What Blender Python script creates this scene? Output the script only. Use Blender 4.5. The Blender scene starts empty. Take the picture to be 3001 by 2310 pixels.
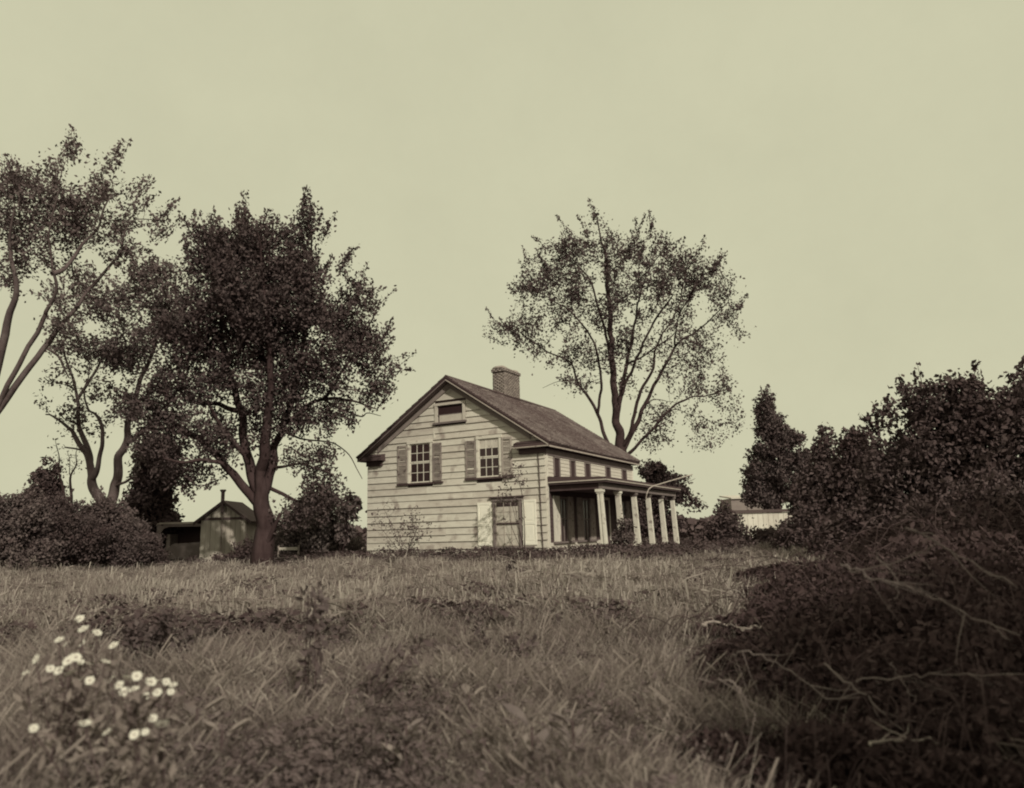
import bpy, bmesh, math, random
import numpy as np
from mathutils import Vector, Matrix, noise
rng = np.random.default_rng(7)
random.seed(7)
scene = bpy.context.scene
COL = scene.collection

# ---------------------------------------------------------------- camera, sky, sun, exposure
CAM = np.array([11.1547, -23.9712, 0.7629])
F, YAW, PITCH, ROLL = 2149.4, -0.4784, 0.186, -0.0276
_f = np.array([math.sin(YAW)*math.cos(PITCH), math.cos(YAW)*math.cos(PITCH), math.sin(PITCH)])
_r0 = np.array([math.cos(YAW), -math.sin(YAW), 0.0]); _u0 = np.cross(_r0, _f)
CR = _r0*math.cos(ROLL)+_u0*math.sin(ROLL); CU = -_r0*math.sin(ROLL)+_u0*math.cos(ROLL); CF = _f
cd = bpy.data.cameras.new('camera'); cam = bpy.data.objects.new('camera', cd); COL.objects.link(cam)
cam.matrix_world = Matrix(((CR[0], CU[0], -CF[0], CAM[0]), (CR[1], CU[1], -CF[1], CAM[1]), (CR[2], CU[2], -CF[2], CAM[2]), (0, 0, 0, 1)))
cd.sensor_width = 36; cd.lens = F/3001*36; cd.clip_end = 3000; cd.clip_start = 0.05
cd.dof.use_dof = True; cd.dof.focus_distance = 27; cd.dof.aperture_fstop = 1.7
scene.camera = cam

SUNV = Vector((1.0, -0.78, 0.83)).normalized()
world = bpy.data.worlds.new('World'); scene.world = world; world.use_nodes = True
nt = world.node_tree; nt.nodes.clear()
sky = nt.nodes.new('ShaderNodeTexSky'); sky.sky_type = 'NISHITA'; sky.sun_disc = False
sky.sun_elevation = math.asin(SUNV.z); sky.sun_rotation = math.atan2(SUNV.x, SUNV.y)
sky.dust_density = 3.0
bw = nt.nodes.new('ShaderNodeRGBToBW'); nt.links.new(sky.outputs[0], bw.inputs[0])
mn = nt.nodes.new('ShaderNodeMath'); mn.operation = 'MINIMUM'; mn.inputs[1].default_value = 9.0; nt.links.new(bw.outputs[0], mn.inputs[0])
tint = nt.nodes.new('ShaderNodeMix'); tint.data_type = 'RGBA'; tint.blend_type = 'MULTIPLY'; tint.inputs['Factor'].default_value = 1
nt.links.new(mn.outputs[0], tint.inputs['A']); tint.inputs['B'].default_value = (1.0, .98, .66, 1)
mx = nt.nodes.new('ShaderNodeMix'); mx.data_type = 'RGBA'; mx.inputs['Factor'].default_value = 0.93
nt.links.new(tint.outputs['Result'], mx.inputs['A']); mx.inputs['B'].default_value = (6.25, 6.12, 4.28, 1)
bg = nt.nodes.new('ShaderNodeBackground'); bg.inputs['Strength'].default_value = 0.1
tc = nt.nodes.new('ShaderNodeTexCoord'); sn = nt.nodes.new('ShaderNodeTexNoise'); sn.inputs['Scale'].default_value = 2.6; sn.inputs['Detail'].default_value = 8; sn.inputs['Roughness'].default_value = .7; nt.links.new(tc.outputs['Generated'], sn.inputs['Vector'])
sr_ = nt.nodes.new('ShaderNodeMapRange'); sr_.inputs[1].default_value = .3; sr_.inputs[2].default_value = .7; sr_.inputs[3].default_value = .955; sr_.inputs[4].default_value = 1.04; nt.links.new(sn.outputs[0], sr_.inputs[0])
sm = nt.nodes.new('ShaderNodeMix'); sm.data_type = 'RGBA'; sm.blend_type = 'MULTIPLY'; sm.inputs['Factor'].default_value = 1; nt.links.new(mx.outputs['Result'], sm.inputs['A']); nt.links.new(sr_.outputs[0], sm.inputs['B'])
nt.links.new(sm.outputs['Result'], bg.inputs['Color'])
wo = nt.nodes.new('ShaderNodeOutputWorld'); nt.links.new(bg.outputs[0], wo.inputs[0])

sd = bpy.data.lights.new('sun', 'SUN'); sd.energy = 3.0; sd.angle = math.radians(1.5); sd.color = (1, .95, .76)
so = bpy.data.objects.new('sun', sd); COL.objects.link(so); so.rotation_euler = SUNV.to_track_quat('Z', 'Y').to_euler(); so.location = (20, -20, 30)
scene.view_settings.view_transform = 'Standard'; scene.view_settings.look = 'None'
scene.view_settings.exposure = 0; scene.view_settings.gamma = 1; scene.view_settings.use_curve_mapping = False
scene.render.engine = 'CYCLES'; scene.cycles.filter_width = 2.0
scene.cycles.max_bounces = 6; scene.cycles.transparent_max_bounces = 4
GZ = -0.5

# ---------------------------------------------------------------- helpers
def gz(x, y):
    return GZ + 0.10*noise.noise(Vector((x*.12, y*.12, 1.7))) + 0.05*noise.noise(Vector((x*.5, y*.5, 4.1)))
def at(px, py, d):
    """place seen at photo pixel (px,py) at distance d along the view axis, as a world point"""
    return CAM + d*(CF + CR*(px-1500.5)/F - CU*(py-1155)/F)
def atz(px, py, z):
    v = CF + CR*(px-1500.5)/F - CU*(py-1155)/F
    return CAM + v*(z-CAM[2])/v[2]
TV = [0, .015, .038, .107, .283, .6, 1]
TR = [1.8, 1.8, 1.6, 1.27, 1.18, 1.06, 1.05]
TB = [1.12, 1.12, 1.08, 1.04, .93, .92, .92]
def tone(v):
    return (float(v*np.interp(v, TV, TR)), float(v), float(v*np.interp(v, TV, TB)), 1)
MATS = {}
def mat(name, lo, hi, scale=4.0, rough=.9, detail=4, per='object', stretch=(1, 1, 1), bump=0.0, translucent=0, contrast=(.3, .7), stains=None, spec=.2):
    """two tones mixed by a noise in world space and by a random value per object or per leaf"""
    if name in MATS: return MATS[name]
    m = bpy.data.materials.new(name); m.use_nodes = True; t = m.node_tree; N = t.nodes; L = t.links; N.clear()
    out = N.new('ShaderNodeOutputMaterial'); p = N.new('ShaderNodeBsdfPrincipled')
    p.inputs['Roughness'].default_value = rough; p.inputs['Specular IOR Level'].default_value = spec
    geo = N.new('ShaderNodeNewGeometry'); mp = N.new('ShaderNodeMapping'); mp.inputs['Scale'].default_value = stretch
    L.new(geo.outputs['Position'], mp.inputs[0])
    nz = N.new('ShaderNodeTexNoise'); nz.inputs['Scale'].default_value = scale; nz.inputs['Detail'].default_value = detail; nz.inputs['Roughness'].default_value = .65
    L.new(mp.outputs[0], nz.inputs['Vector'])
    mr = N.new('ShaderNodeMapRange'); mr.inputs[1].default_value = contrast[0]; mr.inputs[2].default_value = contrast[1]; L.new(nz.outputs[0], mr.inputs[0])
    if per == 'leaf': rnd = geo.outputs['Random Per Island']
    else:
        oi = N.new('ShaderNodeObjectInfo'); rnd = oi.outputs['Random']
    a = N.new('ShaderNodeMath'); a.operation = 'MULTIPLY_ADD'; L.new(rnd, a.inputs[0]); a.inputs[1].default_value = .5 if per != 'none' else 0
    b = N.new('ShaderNodeMath'); b.operation = 'MULTIPLY'; L.new(mr.outputs[0], b.inputs[0]); b.inputs[1].default_value = .5 if per != 'none' else 1
    L.new(b.outputs[0], a.inputs[2])
    c = N.new('ShaderNodeMix'); c.data_type = 'RGBA'; L.new(a.outputs[0], c.inputs['Factor'])
    c.inputs['A'].default_value = tone(lo); c.inputs['B'].default_value = tone(hi)
    col = c.outputs['Result']
    if stains:
        n2 = N.new('ShaderNodeTexNoise'); n2.inputs['Scale'].default_value = stains[1]; n2.inputs['Detail'].default_value = 6; L.new(geo.outputs['Position'], n2.inputs['Vector'])
        m2 = N.new('ShaderNodeMapRange'); m2.inputs[1].default_value = stains[2]; m2.inputs[2].default_value = stains[2]+.12; L.new(n2.outputs[0], m2.inputs[0])
        c2 = N.new('ShaderNodeMix'); c2.data_type = 'RGBA'; L.new(m2.outputs[0], c2.inputs['Factor']); L.new(col, c2.inputs['A']); c2.inputs['B'].default_value = tone(stains[0]); col = c2.outputs['Result']
    L.new(col, p.inputs['Base Color'])
    if bump:
        bp = N.new('ShaderNodeBump'); bp.inputs['Strength'].default_value = bump; bp.inputs['Distance'].default_value = .02; L.new(nz.outputs[0], bp.inputs['Height']); L.new(bp.outputs[0], p.inputs['Normal'])
    if translucent:
        tr = N.new('ShaderNodeBsdfTranslucent'); L.new(col, tr.inputs['Color']); ms = N.new('ShaderNodeMixShader'); ms.inputs[0].default_value = translucent
        L.new(p.outputs[0], ms.inputs[1]); L.new(tr.outputs[0], ms.inputs[2]); L.new(ms.outputs[0], out.inputs[0])
    else: L.new(p.outputs[0], out.inputs[0])
    MATS[name] = m; return m

def tag(o, label=None, cat=None, group=None, kind=None):
    if label: o['label'] = label
    if cat: o['category'] = cat
    if group: o['group'] = group
    if kind: o['kind'] = kind
    return o
def empty(name, loc, rz=0, label=None, cat=None, group=None):
    o = bpy.data.objects.new(name, None); COL.objects.link(o); o.location = loc; o.rotation_euler = (0, 0, rz); o.empty_display_size = .2
    return tag(o, label, cat, group)
def link(name, me, parent=None, m=None, keep=False):
    if m is not None and not me.materials: me.materials.append(m)
    o = bpy.data.objects.new(name, me); COL.objects.link(o)
    if parent is not None:
        o.parent = parent
        if keep: o.matrix_parent_inverse = KEEP[parent.name] if parent.name in KEEP else matinv(parent)
    return o
KEEP = {}
def matinv(p):
    q = p; M = Matrix.Identity(4)
    while q is not None:
        M = Matrix.Translation(q.location) @ q.rotation_euler.to_matrix().to_4x4() @ M if q.parent is None else (q.matrix_parent_inverse @ Matrix.Translation(q.location) @ q.rotation_euler.to_matrix().to_4x4()) @ M
        q = q.parent
    return M.inverted()
def np_mesh(name, V, Q, smooth=False):
    """V (n,3) vertices, Q (m,k) faces all with k corners"""
    me = bpy.data.meshes.new(name); V = np.asarray(V, np.float32); Q = np.asarray(Q, np.int32); m, k = Q.shape
    me.vertices.add(len(V)); me.vertices.foreach_set('co', V.ravel()); me.loops.add(m*k); me.loops.foreach_set('vertex_index', Q.ravel())
    me.polygons.add(m); me.polygons.foreach_set('loop_start', np.arange(0, m*k, k, dtype=np.int32)); me.polygons.foreach_set('loop_total', np.full(m, k, np.int32))
    if smooth: me.polygons.foreach_set('use_smooth', np.ones(m, bool))
    me.update(calc_edges=True); return me

class MB:
    """collects boxes, prisms and tubes for ONE mesh"""
    def __init__(s): s.v = []; s.f = []
    def add(s, v, f):
        n = len(s.v); s.v += [tuple(map(float, p)) for p in v]; s.f += [tuple(i+n for i in q) for q in f]; return s
    def box(s, x0, x1, y0, y1, z0, z1):
        return s.add([(x0, y0, z0), (x1, y0, z0), (x1, y1, z0), (x0, y1, z0), (x0, y0, z1), (x1, y0, z1), (x1, y1, z1), (x0, y1, z1)],
                     [(0, 3, 2, 1), (4, 5, 6, 7), (0, 1, 5, 4), (1, 2, 6, 5), (2, 3, 7, 6), (3, 0, 4, 7)])
    def prism(s, prof, axis, a, b):
        """profile (list of 2D points) extruded along axis from a to b"""
        def P(p, t): return {'x': (t, p[0], p[1]), 'y': (p[0], t, p[1]), 'z': (p[0], p[1], t)}[axis]
        n = len(prof)
        return s.add([P(p, a) for p in prof]+[P(p, b) for p in prof], [tuple(range(n)), tuple(range(2*n-1, n-1, -1))]+[(i, i+n, (i+1) % n+n, (i+1) % n) for i in range(n)])
    def tube(s, pts, rad, n=8):
        pts = [Vector(p) for p in pts]; rs = rad if isinstance(rad, (list, tuple)) else [rad]*len(pts); V = []
        for i, p in enumerate(pts):
            d = (pts[min(i+1, len(pts)-1)]-pts[max(i-1, 0)]).normalized(); ref = Vector((0, 0, 1)) if abs(d.z) < .9 else Vector((0, 1, 0))
            u = d.cross(ref).normalized(); w = d.cross(u)
            V += [p+(u*math.cos(k*2*math.pi/n)+w*math.sin(k*2*math.pi/n))*rs[i] for k in range(n)]
        Fc = [(i*n+k, i*n+(k+1) % n, (i+1)*n+(k+1) % n, (i+1)*n+k) for i in range(len(pts)-1) for k in range(n)]
        Fc += [tuple(range(n-1, -1, -1)), tuple(range((len(pts)-1)*n, len(pts)*n))]
        return s.add(V, Fc)
    def mesh(s, name, m=None, bevel=0):
        me = bpy.data.meshes.new(name); me.from_pydata(s.v, [], s.f); me.update()
        bm = bmesh.new(); bm.from_mesh(me)
        bmesh.ops.recalc_face_normals(bm, faces=bm.faces)
        if bevel: bmesh.ops.bevel(bm, geom=list(bm.edges), offset=bevel, segments=1, affect='EDGES', clamp_overlap=True)
        bm.to_mesh(me); bm.free()
        if m: me.materials.append(m)
        return me
    def build(s, name, m, parent=None, bevel=0):
        return link(name, s.mesh(name, m, bevel), parent, None)
def box(name, m, parent, *b, bevel=0): return MB().box(*b).build(name, m, parent, bevel)

# ---------------------------------------------------------------- ground
M_soil = mat('soil', .035, .075, 1.5, per='none', bump=.4)
def ground():
    rs = np.concatenate([np.linspace(0.01, 60, 90), np.geomspace(64, 900, 18)]); na = 96
    V = []; 
    for r in rs:
        for k in range(na):
            a = 2*math.pi*k/na; x = 0+r*math.cos(a); y = -8+r*math.sin(a)
            V.append((x, y, gz(x, y) if r < 60 else GZ))
    Q = [(i*na+k, i*na+(k+1) % na, (i+1)*na+(k+1) % na, (i+1)*na+k) for i in range(len(rs)-1) for k in range(na)]
    o = link('ground', np_mesh('ground', V, Q, True), None, M_soil); tag(o, kind='structure')
ground()

# ---------------------------------------------------------------- the house
M_clap = mat('weathered_clapboard', .38, .62, 2.2, stretch=(1, 1, 3), contrast=(.3, .7), bump=.3, stains=(.27, 1.9, .57))
M_clap2 = mat('facade_clapboard', .42, .56, 3, stretch=(1, 1, 3), bump=.2)
M_white = mat('flaking_white_paint', .50, .70, 5, bump=.3, stains=(.26, 4.5, .57))
M_trimg = mat('weathered_trim', .11, .2, 3, bump=.3)
M_trimd = mat('dark_trim', .035, .07, 3, bump=.3)
M_line = mat('pale_moulding', .28, .42, 5, stains=(.12, 8, .6))
M_sheath = mat('sheathing', .05, .09, 3)
M_glass = mat('old_glass', .018, .03, 1, rough=.2, spec=.3)
M_blind = mat('pale_blind', .42, .55, 6, stains=(.25, 10, .6))
M_shut = mat('battered_shutter', .13, .34, 5, bump=.3, stains=(.07, 6, .58))
M_shing = mat('old_shingles', .05, .17, 1.3, stretch=(1, 1, 1), per='leaf', bump=.5, contrast=(.38, .62), stains=(.24, 2.2, .60))
M_roofd = mat('roof_deck', .04, .06, 3)
M_brick = mat('old_brick', .13, .3, 6, per='leaf', bump=.4)
M_mort = mat('mortar', .2, .3, 6, per='none', bump=.4)
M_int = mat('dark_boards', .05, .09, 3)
M_stone = mat('foundation_stone', .3, .5, 5, bump=.5)
W, LH, HE, HR, HT, OV, RK = 8.0, 9.74, 3.53, 6.82, 3.945, .317, .322
PD, L2, HP = 2.28, 9.75, 2.56
SL = (HR-HT)/(W/2+OV)
house = empty('farmhouse', (-4, 4.9, GZ), 0, 'old weathered clapboard farmhouse with gable end, brick chimney and a columned side porch', 'house')
MI = Matrix.Translation((4, -4.9, -GZ))
def hp(o):  # parts of the house are modelled in place
    o.parent = house; o.matrix_parent_inverse = MI; return o
def hb(name, m, *b, bevel=0, parent=None):
    o = box(name, m, None, *b, bevel=bevel)
    if parent is None: return hp(o)
    o.parent = parent; return o
def hm(name, m, mb, parent=None, bevel=0):
    o = mb.build(name, m, None, bevel)
    if parent is None: return hp(o)
    o.parent = parent; return o
def roofz(x): return HR-.10-abs(x+W/2)*SL      # underside of the roof at x
# wall core
zt = roofz(-.02)-.02
hm('wall', M_sheath, MB().prism([(-W+.02, GZ-.3), (-.02, GZ-.3), (-.02, zt), (-W/2, HR-.14), (-W+.02, zt)], 'y', .02, LH-.02))
hm('foundation', M_stone, MB().box(-W-.01, .01, -.012, LH+.01, GZ-.2, -.02))
# gable clapboards, each one a board; openings left free
OPEN = [(-6.02, -4.82, 2.70, 4.42), (-2.86, -1.75, 2.74, 4.36), (-4.72, -3.28, 5.02, 5.86), (-2.2, -.98, .2, 2.02)]
def add_boards():
    z = -.06; k = 0
    r = random.Random(3)
    while z < HR-.35:
        ex = .262*(1+r.uniform(-.05, .05)); z1 = min(z+ex+.02, HR-.2)
        half0 = (HR-.12-z)/SL-.02; half1 = (HR-.12-z1)/SL-.02
        if z > 3.2: xa0, xb0, xa1, xb1 = [max(-W, -W/2-half0), min(0, -W/2+half0), max(-W, -W/2-half1), min(0, -W/2+half1)]
        else: xa0, xb0, xa1, xb1 = -W, 0, -W, 0
        cuts = [(xa0, xa1, None)]
        segs = [(xa0, xb0, True, True)]
        for (ox0, ox1, oz0, oz1) in OPEN:
            if min(z1-.03, oz1)-max(z+.02, oz0) > .04:
                ns = []
                for (a, b, l, rr) in segs:
                    if ox0 > a and ox1 < b: ns += [(a, ox0, l, False), (ox1, b, False, rr)]
                    elif ox0 <= a < ox1: ns.append((ox1, b, False, rr))
                    elif a < ox0 < b: ns.append((a, ox0, l, False))
                    else: ns.append((a, b, l, rr))
                segs = ns
        out = []
        for (a, b, l, rr) in segs:          # butt joints
            while b-a > 4.2:
                j = a+r.uniform(1.6, 3.9)
                if b-j < .8: break
                out.append((a, j-.004, l, False)); a, l = j, False
            out.append((a, b, l, rr))
        for (a, b, l, rr) in out:
            a1 = xa1 if l else a; b1 = xb1 if rr else b
            if b1-a1 < .05 or b-a < .08: continue
            t = .052+r.uniform(-.01, .012); dz = r.uniform(-.008, .008); dz2 = dz+r.uniform(-.008, .008)
            mb = MB().add([(a, -t, z+dz), (b, -t, z+dz2), (b, .015, z+dz2), (a, .015, z+dz), (a1, -.012, z1), (b1, -.012, z1), (b1, .015, z1), (a1, .015, z1)],
                          [(0, 3, 2, 1), (4, 5, 6, 7), (0, 1, 5, 4), (1, 2, 6, 5), (2, 3, 7, 6), (3, 0, 4, 7)])
            hm('clapboard', M_clap, mb); k += 1
        z += ex
add_boards()
# facade siding on the porch side: narrow courses, joined
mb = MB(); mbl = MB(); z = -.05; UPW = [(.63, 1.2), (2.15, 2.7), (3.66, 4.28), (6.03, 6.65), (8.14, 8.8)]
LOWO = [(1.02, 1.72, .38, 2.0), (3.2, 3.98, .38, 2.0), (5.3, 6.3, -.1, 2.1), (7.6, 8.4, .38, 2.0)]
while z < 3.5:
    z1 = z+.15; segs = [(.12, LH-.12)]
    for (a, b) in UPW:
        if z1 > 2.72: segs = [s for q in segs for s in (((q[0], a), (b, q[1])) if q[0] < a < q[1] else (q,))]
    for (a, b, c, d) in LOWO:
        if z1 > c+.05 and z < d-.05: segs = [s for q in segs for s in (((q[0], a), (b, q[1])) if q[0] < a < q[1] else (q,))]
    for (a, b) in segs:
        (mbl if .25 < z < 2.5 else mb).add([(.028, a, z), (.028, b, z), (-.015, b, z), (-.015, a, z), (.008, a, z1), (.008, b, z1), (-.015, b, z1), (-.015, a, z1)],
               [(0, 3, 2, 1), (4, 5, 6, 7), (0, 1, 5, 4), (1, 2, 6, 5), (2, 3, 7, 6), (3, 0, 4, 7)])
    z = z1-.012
for o in (hm('facade_siding', M_clap2, mb), hm('porch_siding', mat('porch_shade_boards', .035, .07, 3, stretch=(1, 1, 3), bump=.2), mbl)): tag(o, kind='stuff')  # courses inside the porch darkened: its shade painted into their colour
hb('corner_board', M_white, -.02, .045, .0, .13, -.1, HE-.0)
hb('corner_board', M_white, -.02, .045, LH-.13, LH, -.1, HE)
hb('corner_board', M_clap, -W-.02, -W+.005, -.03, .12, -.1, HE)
# left side of house
hb('side_siding', M_clap2, -W-.015, -W+.02, .12, LH, -.1, HE)
# frieze and cornice on the porch side and returns on the gable
hb('frieze', M_trimg, -.02, .05, -.02, LH+.02, HE-.06, HT-.24)
def cornice(x0, x1, y0, y1):
    hb('cornice', M_trimd, x0, x1, y0, y1, HT-.17, HT-.045)
hb('cornice', M_trimd, -.03, OV-.03, -RK+.02, LH+RK-.02, HT-.20, HT-.05)
hb('cornice_moulding', M_line, OV-.035, OV-.005, -RK-.002, LH+RK, HT-.215, HT-.165)
hb('cornice', M_trimd, -W-OV+.03, -W+.03, -RK+.02, LH+RK-.02, HT-.20, HT-.05)
for (xa, xb) in ((-W-OV+.02, -W+.88), (-1.12, OV-.02)):
    hb('cornice_return', M_trimd, xa, xb, -RK, -.0, HT-.16, HT-.035)
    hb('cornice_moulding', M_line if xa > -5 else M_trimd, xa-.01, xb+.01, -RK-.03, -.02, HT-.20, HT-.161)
    fx = (xa+.28, xb-.12) if xa < -5 else (xa+.12, xb-.25)
    hb('return_frieze', M_trimd, fx[0], fx[1], -.13, -.0, HE+.02, HT-.203)
    hm('return_cap', M_roofd, MB().prism([(-RK-.02, HT-.034), (-.0, HT-.034), (-.0, HT+.09)], 'x', xa, xb))
# rakes: fascia, pale moulding, soffit, and raking frieze on the wall
def rake(sign):
    def P(d, z): return (-W/2+sign*d, z)
    e = W/2+OV
    def strip(y0, y1, t0, t1, name, m, dend=e, dstart=0.0):
        prof = [P(dstart, HR-t0-dstart*SL), P(dend, HR-t0-dend*SL), P(dend, HR-t1-dend*SL), P(dstart, HR-t1-dstart*SL)]
        hm(name, m, MB().prism(prof, 'y', y0, y1))
    strip(-RK-.03, -RK+.0, .0, .075, 'roof_edge', M_roofd)
    strip(-RK-.012, -RK+.022, .078, .20, 'rake_board', M_trimd)
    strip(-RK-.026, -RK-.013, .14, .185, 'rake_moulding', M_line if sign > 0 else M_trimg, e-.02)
    strip(-RK+.024, -.05, .17, .195, 'soffit', M_trimg, e-.25)
    strip(-.085, -.046, .20, .44, 'raking_frieze', mat('grey_frieze', .15, .24, 3), e-.85, .0)
rake(-1); rake(1)
# roof deck
for sign in (-1, 1):
    prof = [(-W/2, HR-.02), (-W/2+sign*(W/2+OV), HT-.02), (-W/2+sign*(W/2+OV), HT-.10), (-W/2, HR-.10)]
    hm('roof', M_roofd, MB().prism(prof, 'y', -RK+.002, LH+RK))
# shingles on the visible slope
def shingles(sign, courses):
    V = []; Q = []; ln = math.hypot(W/2+OV, HR-HT); up = np.array([-(W/2+OV)*sign, 0, HR-HT])/ln; nrm = np.array([sign*(HR-HT), 0, W/2+OV])/ln
    base = np.array([-W/2+sign*(W/2+OV+.03), 0, HT-.02-.02*SL]); r = random.Random(5)
    for c in range(courses):
        s = c*ln/courses; y = -RK-.02-r.uniform(0, .1)
        while y < LH+RK:
            w = r.uniform(.12, .26); a = max(y, -RK-.02); b = min(y+w-.008, LH+RK+.02)
            if b-a > .03:
                th = r.uniform(.018, .034); lo = s-r.uniform(-.012, .02); hi = min(s+ln/courses*1.25, ln); li = r.uniform(0, .012)
                sag = -.05*math.sin(math.pi*(y+RK)/(LH+2*RK))
                p = [base+up*lo+nrm*(th+li+sag+.02), base+up*lo+nrm*(sag-.01), base+up*hi+nrm*(.008+sag+.02), base+up*hi+nrm*(sag-.01)]
                n = len(V)
                for q in p:
                    V.append(q+np.array([0, a, 0])); V.append(q+np.array([0, b, 0]))
                Q += [(n, n+1, n+5, n+4), (n, n+2, n+3, n+1), (n, n+4, n+6, n+2), (n+1, n+3, n+7, n+5)]
            y += w
    o = link('shingles', np_mesh('shingles', V, Q), None, M_shing); hp(o); tag(o, kind='stuff')
shingles(1, 34); shingles(-1, 14)
mb = MB().prism([(-W/2-.13, HR-.07), (-W/2, HR+.045), (-W/2+.13, HR-.07)], 'y', -RK-.02, LH+RK)
hm('ridge_cap', M_roofd, mb)
# windows
def sash_window(x0, x1, z0, z1, nx, nz_, label, pale_rows=(), all_pale=False, headcap=True):
    """casing is the part; sashes and panes hang under it"""
    c = .09; mb = MB()
    mb.box(x0, x0+c, -.07, .02, z0, z1); mb.box(x1-c, x1, -.07, .02, z0, z1); mb.box(x0-.03, x1+.03, -.085, .02, z1-c, z1+.03); 
    w = hm('window', M_trimg if all_pale else M_white, mb); tag(w, label)
    hb('window_sill', M_trimd if not all_pale else M_trimg, x0-.5, x1+.5, -.12, .0, z0-.07, z0-.003, parent=w) if headcap else hb('window_sill', M_trimg, x0-.05, x1+.05, -.10, .0, z0-.06, z0-.003, parent=w)
    if all_pale: hb('meeting_rail', M_trimd, x0+c+.05, x1-c-.05, -.055, -.037, (z0+z1-c)/2-.022, (z0+z1-c)/2+.022, parent=w); hb('top_shade_strip', M_glass, x0+c+.05, x1-c-.05, -.030, -.0245, z1-c-.2, z1-c-.05, parent=w); hb('drip_cap', M_trimd, x0-.12, x1+.12, -.14, .0, z1+.033, z1+.075, parent=w)  # dark strip at the window top stands in for shade
    ix0, ix1, iz0, iz1 = x0+c+.005, x1-c-.005, z0+.005, z1-c-.005; zm = (iz0+iz1)/2
    for s in range(2):                      # lower, upper sash
        a, b = (iz0, zm+.02) if s == 0 else (zm+.025, iz1); yy = -.02 if s == 0 else -.035
        mb = MB(); fr = .045
        mb.box(ix0, ix0+fr, yy, yy+.03, a, b); mb.box(ix1-fr, ix1, yy, yy+.03, a, b); mb.box(ix0+fr, ix1-fr, yy, yy+.03, a, a+fr); mb.box(ix0+fr, ix1-fr, yy, yy+.03, b-fr, b)
        gx0, gx1, ga, gb = ix0+fr, ix1-fr, a+fr, b-fr
        for i in range(1, nx): x = gx0+(gx1-gx0)*i/nx; mb.box(x-.014, x+.014, yy+.002, yy+.028, ga, gb)
        for j in range(1, nz_):
            zz = ga+(gb-ga)*j/nz_; mb.box(gx0, gx1, yy+.004, yy+.026, zz-.012, zz+.012)
        hm('sash', M_line if all_pale else M_white, mb, parent=w)
        for i in range(nx):
            for j in range(nz_):
                xa = gx0+(gx1-gx0)*i/nx; xb = gx0+(gx1-gx0)*(i+1)/nx; za = ga+(gb-ga)*j/nz_; zb = ga+(gb-ga)*(j+1)/nz_
                pale = all_pale or (s == 1 and j in pale_rows)
                hb('pane', M_blind if pale else M_glass, xa, xb, yy+.013+random.uniform(-.002, .002), yy+.018, za, zb, parent=w)
    return w
def shutter(x0, x1, z0, z1, label, m, louver=True, tilt=0.0, y=-.075):
    mb = MB(); s = .07; t = .03
    mb.box(x0, x0+s, y, y+t, z0, z1); mb.box(x1-s, x1, y, y+t, z0, z1)
    zmid = z0+(z1-z0)*.48
    for (a, b) in ((z0, z0+.1), (zmid-.05, zmid+.05), (z1-.08, z1)): mb.box(x0+s, x1-s, y+.001, y+t-.001, a, b)
    for (a, b) in ((z0+.1, zmid-.05), (zmid+.05, z1-.08)):
        if louver:
            n = int((b-a)/.055)
            for i in range(n):
                zz = a+(b-a)*(i+.5)/n
                if random.random() < .1: continue
                mb.add([(x0+s, y+.002, zz-.02), (x1-s, y+.002, zz-.02), (x1-s, y+t, zz+.016), (x0+s, y+t, zz+.016), (x0+s, y+.008, zz-.022), (x1-s, y+.008, zz-.022), (x1-s, y+t+.004, zz+.012), (x0+s, y+t+.004, zz+.012)],
                       [(0, 1, 2, 3), (7, 6, 5, 4), (0, 4, 5, 1), (2, 6, 7, 3)])
        else: mb.box(x0+s, x1-s, y+.012, y+.022, a, b).box(x0+s+.05, x1-s-.05, y+.004, y+.012, a+.05, b-.05)
    o = hm('shutter', m, mb)
    tag(o, label)
    return o
sash_window(-6.0, -4.84, 2.76, 4.40, 3, 2, 'upper left gable window with dark panes')
sash_window(-2.84, -1.77, 2.80, 4.34, 3, 2, 'upper right gable window with a pale blind behind its top panes', pale_rows=(1,))
sash_window(-2.18, -1.0, .26, 1.98, 3, 2, 'ground floor gable window with whitish panes', all_pale=True)
shutter(-6.50, -6.02, 2.78, 4.28, 'battered grey shutter', M_shut)
shutter(-4.82, -4.40, 2.80, 4.26, 'battered grey shutter', M_shut)
shutter(-3.32, -2.86, 2.82, 4.22, 'battered grey shutter', M_shut)
shutter(-1.75, -1.32, 2.84, 4.24, 'battered pale shutter', mat('pale_shutter', .2, .42, 6, stains=(.1, 6, .6)))
M_ws = mat('white_shutter_paint', .74, .86, 5, bump=.2, stains=(.5, 9, .68))
shutter(-2.82, -2.24, .30, 1.86, 'white panelled shutter', M_ws, louver=False)
shutter(-.94, -.40, .30, 1.90, 'white panelled shutter', M_ws, louver=False)
# attic light
mb = MB().box(-4.70, -4.58, -.075, .02, 5.06, 5.80).box(-3.42, -3.30, -.075, .02, 5.06, 5.80).box(-4.72, -3.28, -.085, .02, 5.72, 5.82)
w = hm('attic_window', M_clap2, mb); hb('window_sill', M_trimg, -4.76, -3.24, -.12, 0, 4.98, 5.055, parent=w)
hb('pane', M_glass, -4.58, -3.42, -.0, .01, 5.36, 5.72, parent=w); hb('blind', M_blind, -4.50, -3.44, -.03, -.015, 5.06, 5.33, parent=w)
hb('sash', M_trimg, -4.58, -3.42, -.035, -.002, 5.335, 5.36, parent=w)
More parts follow.
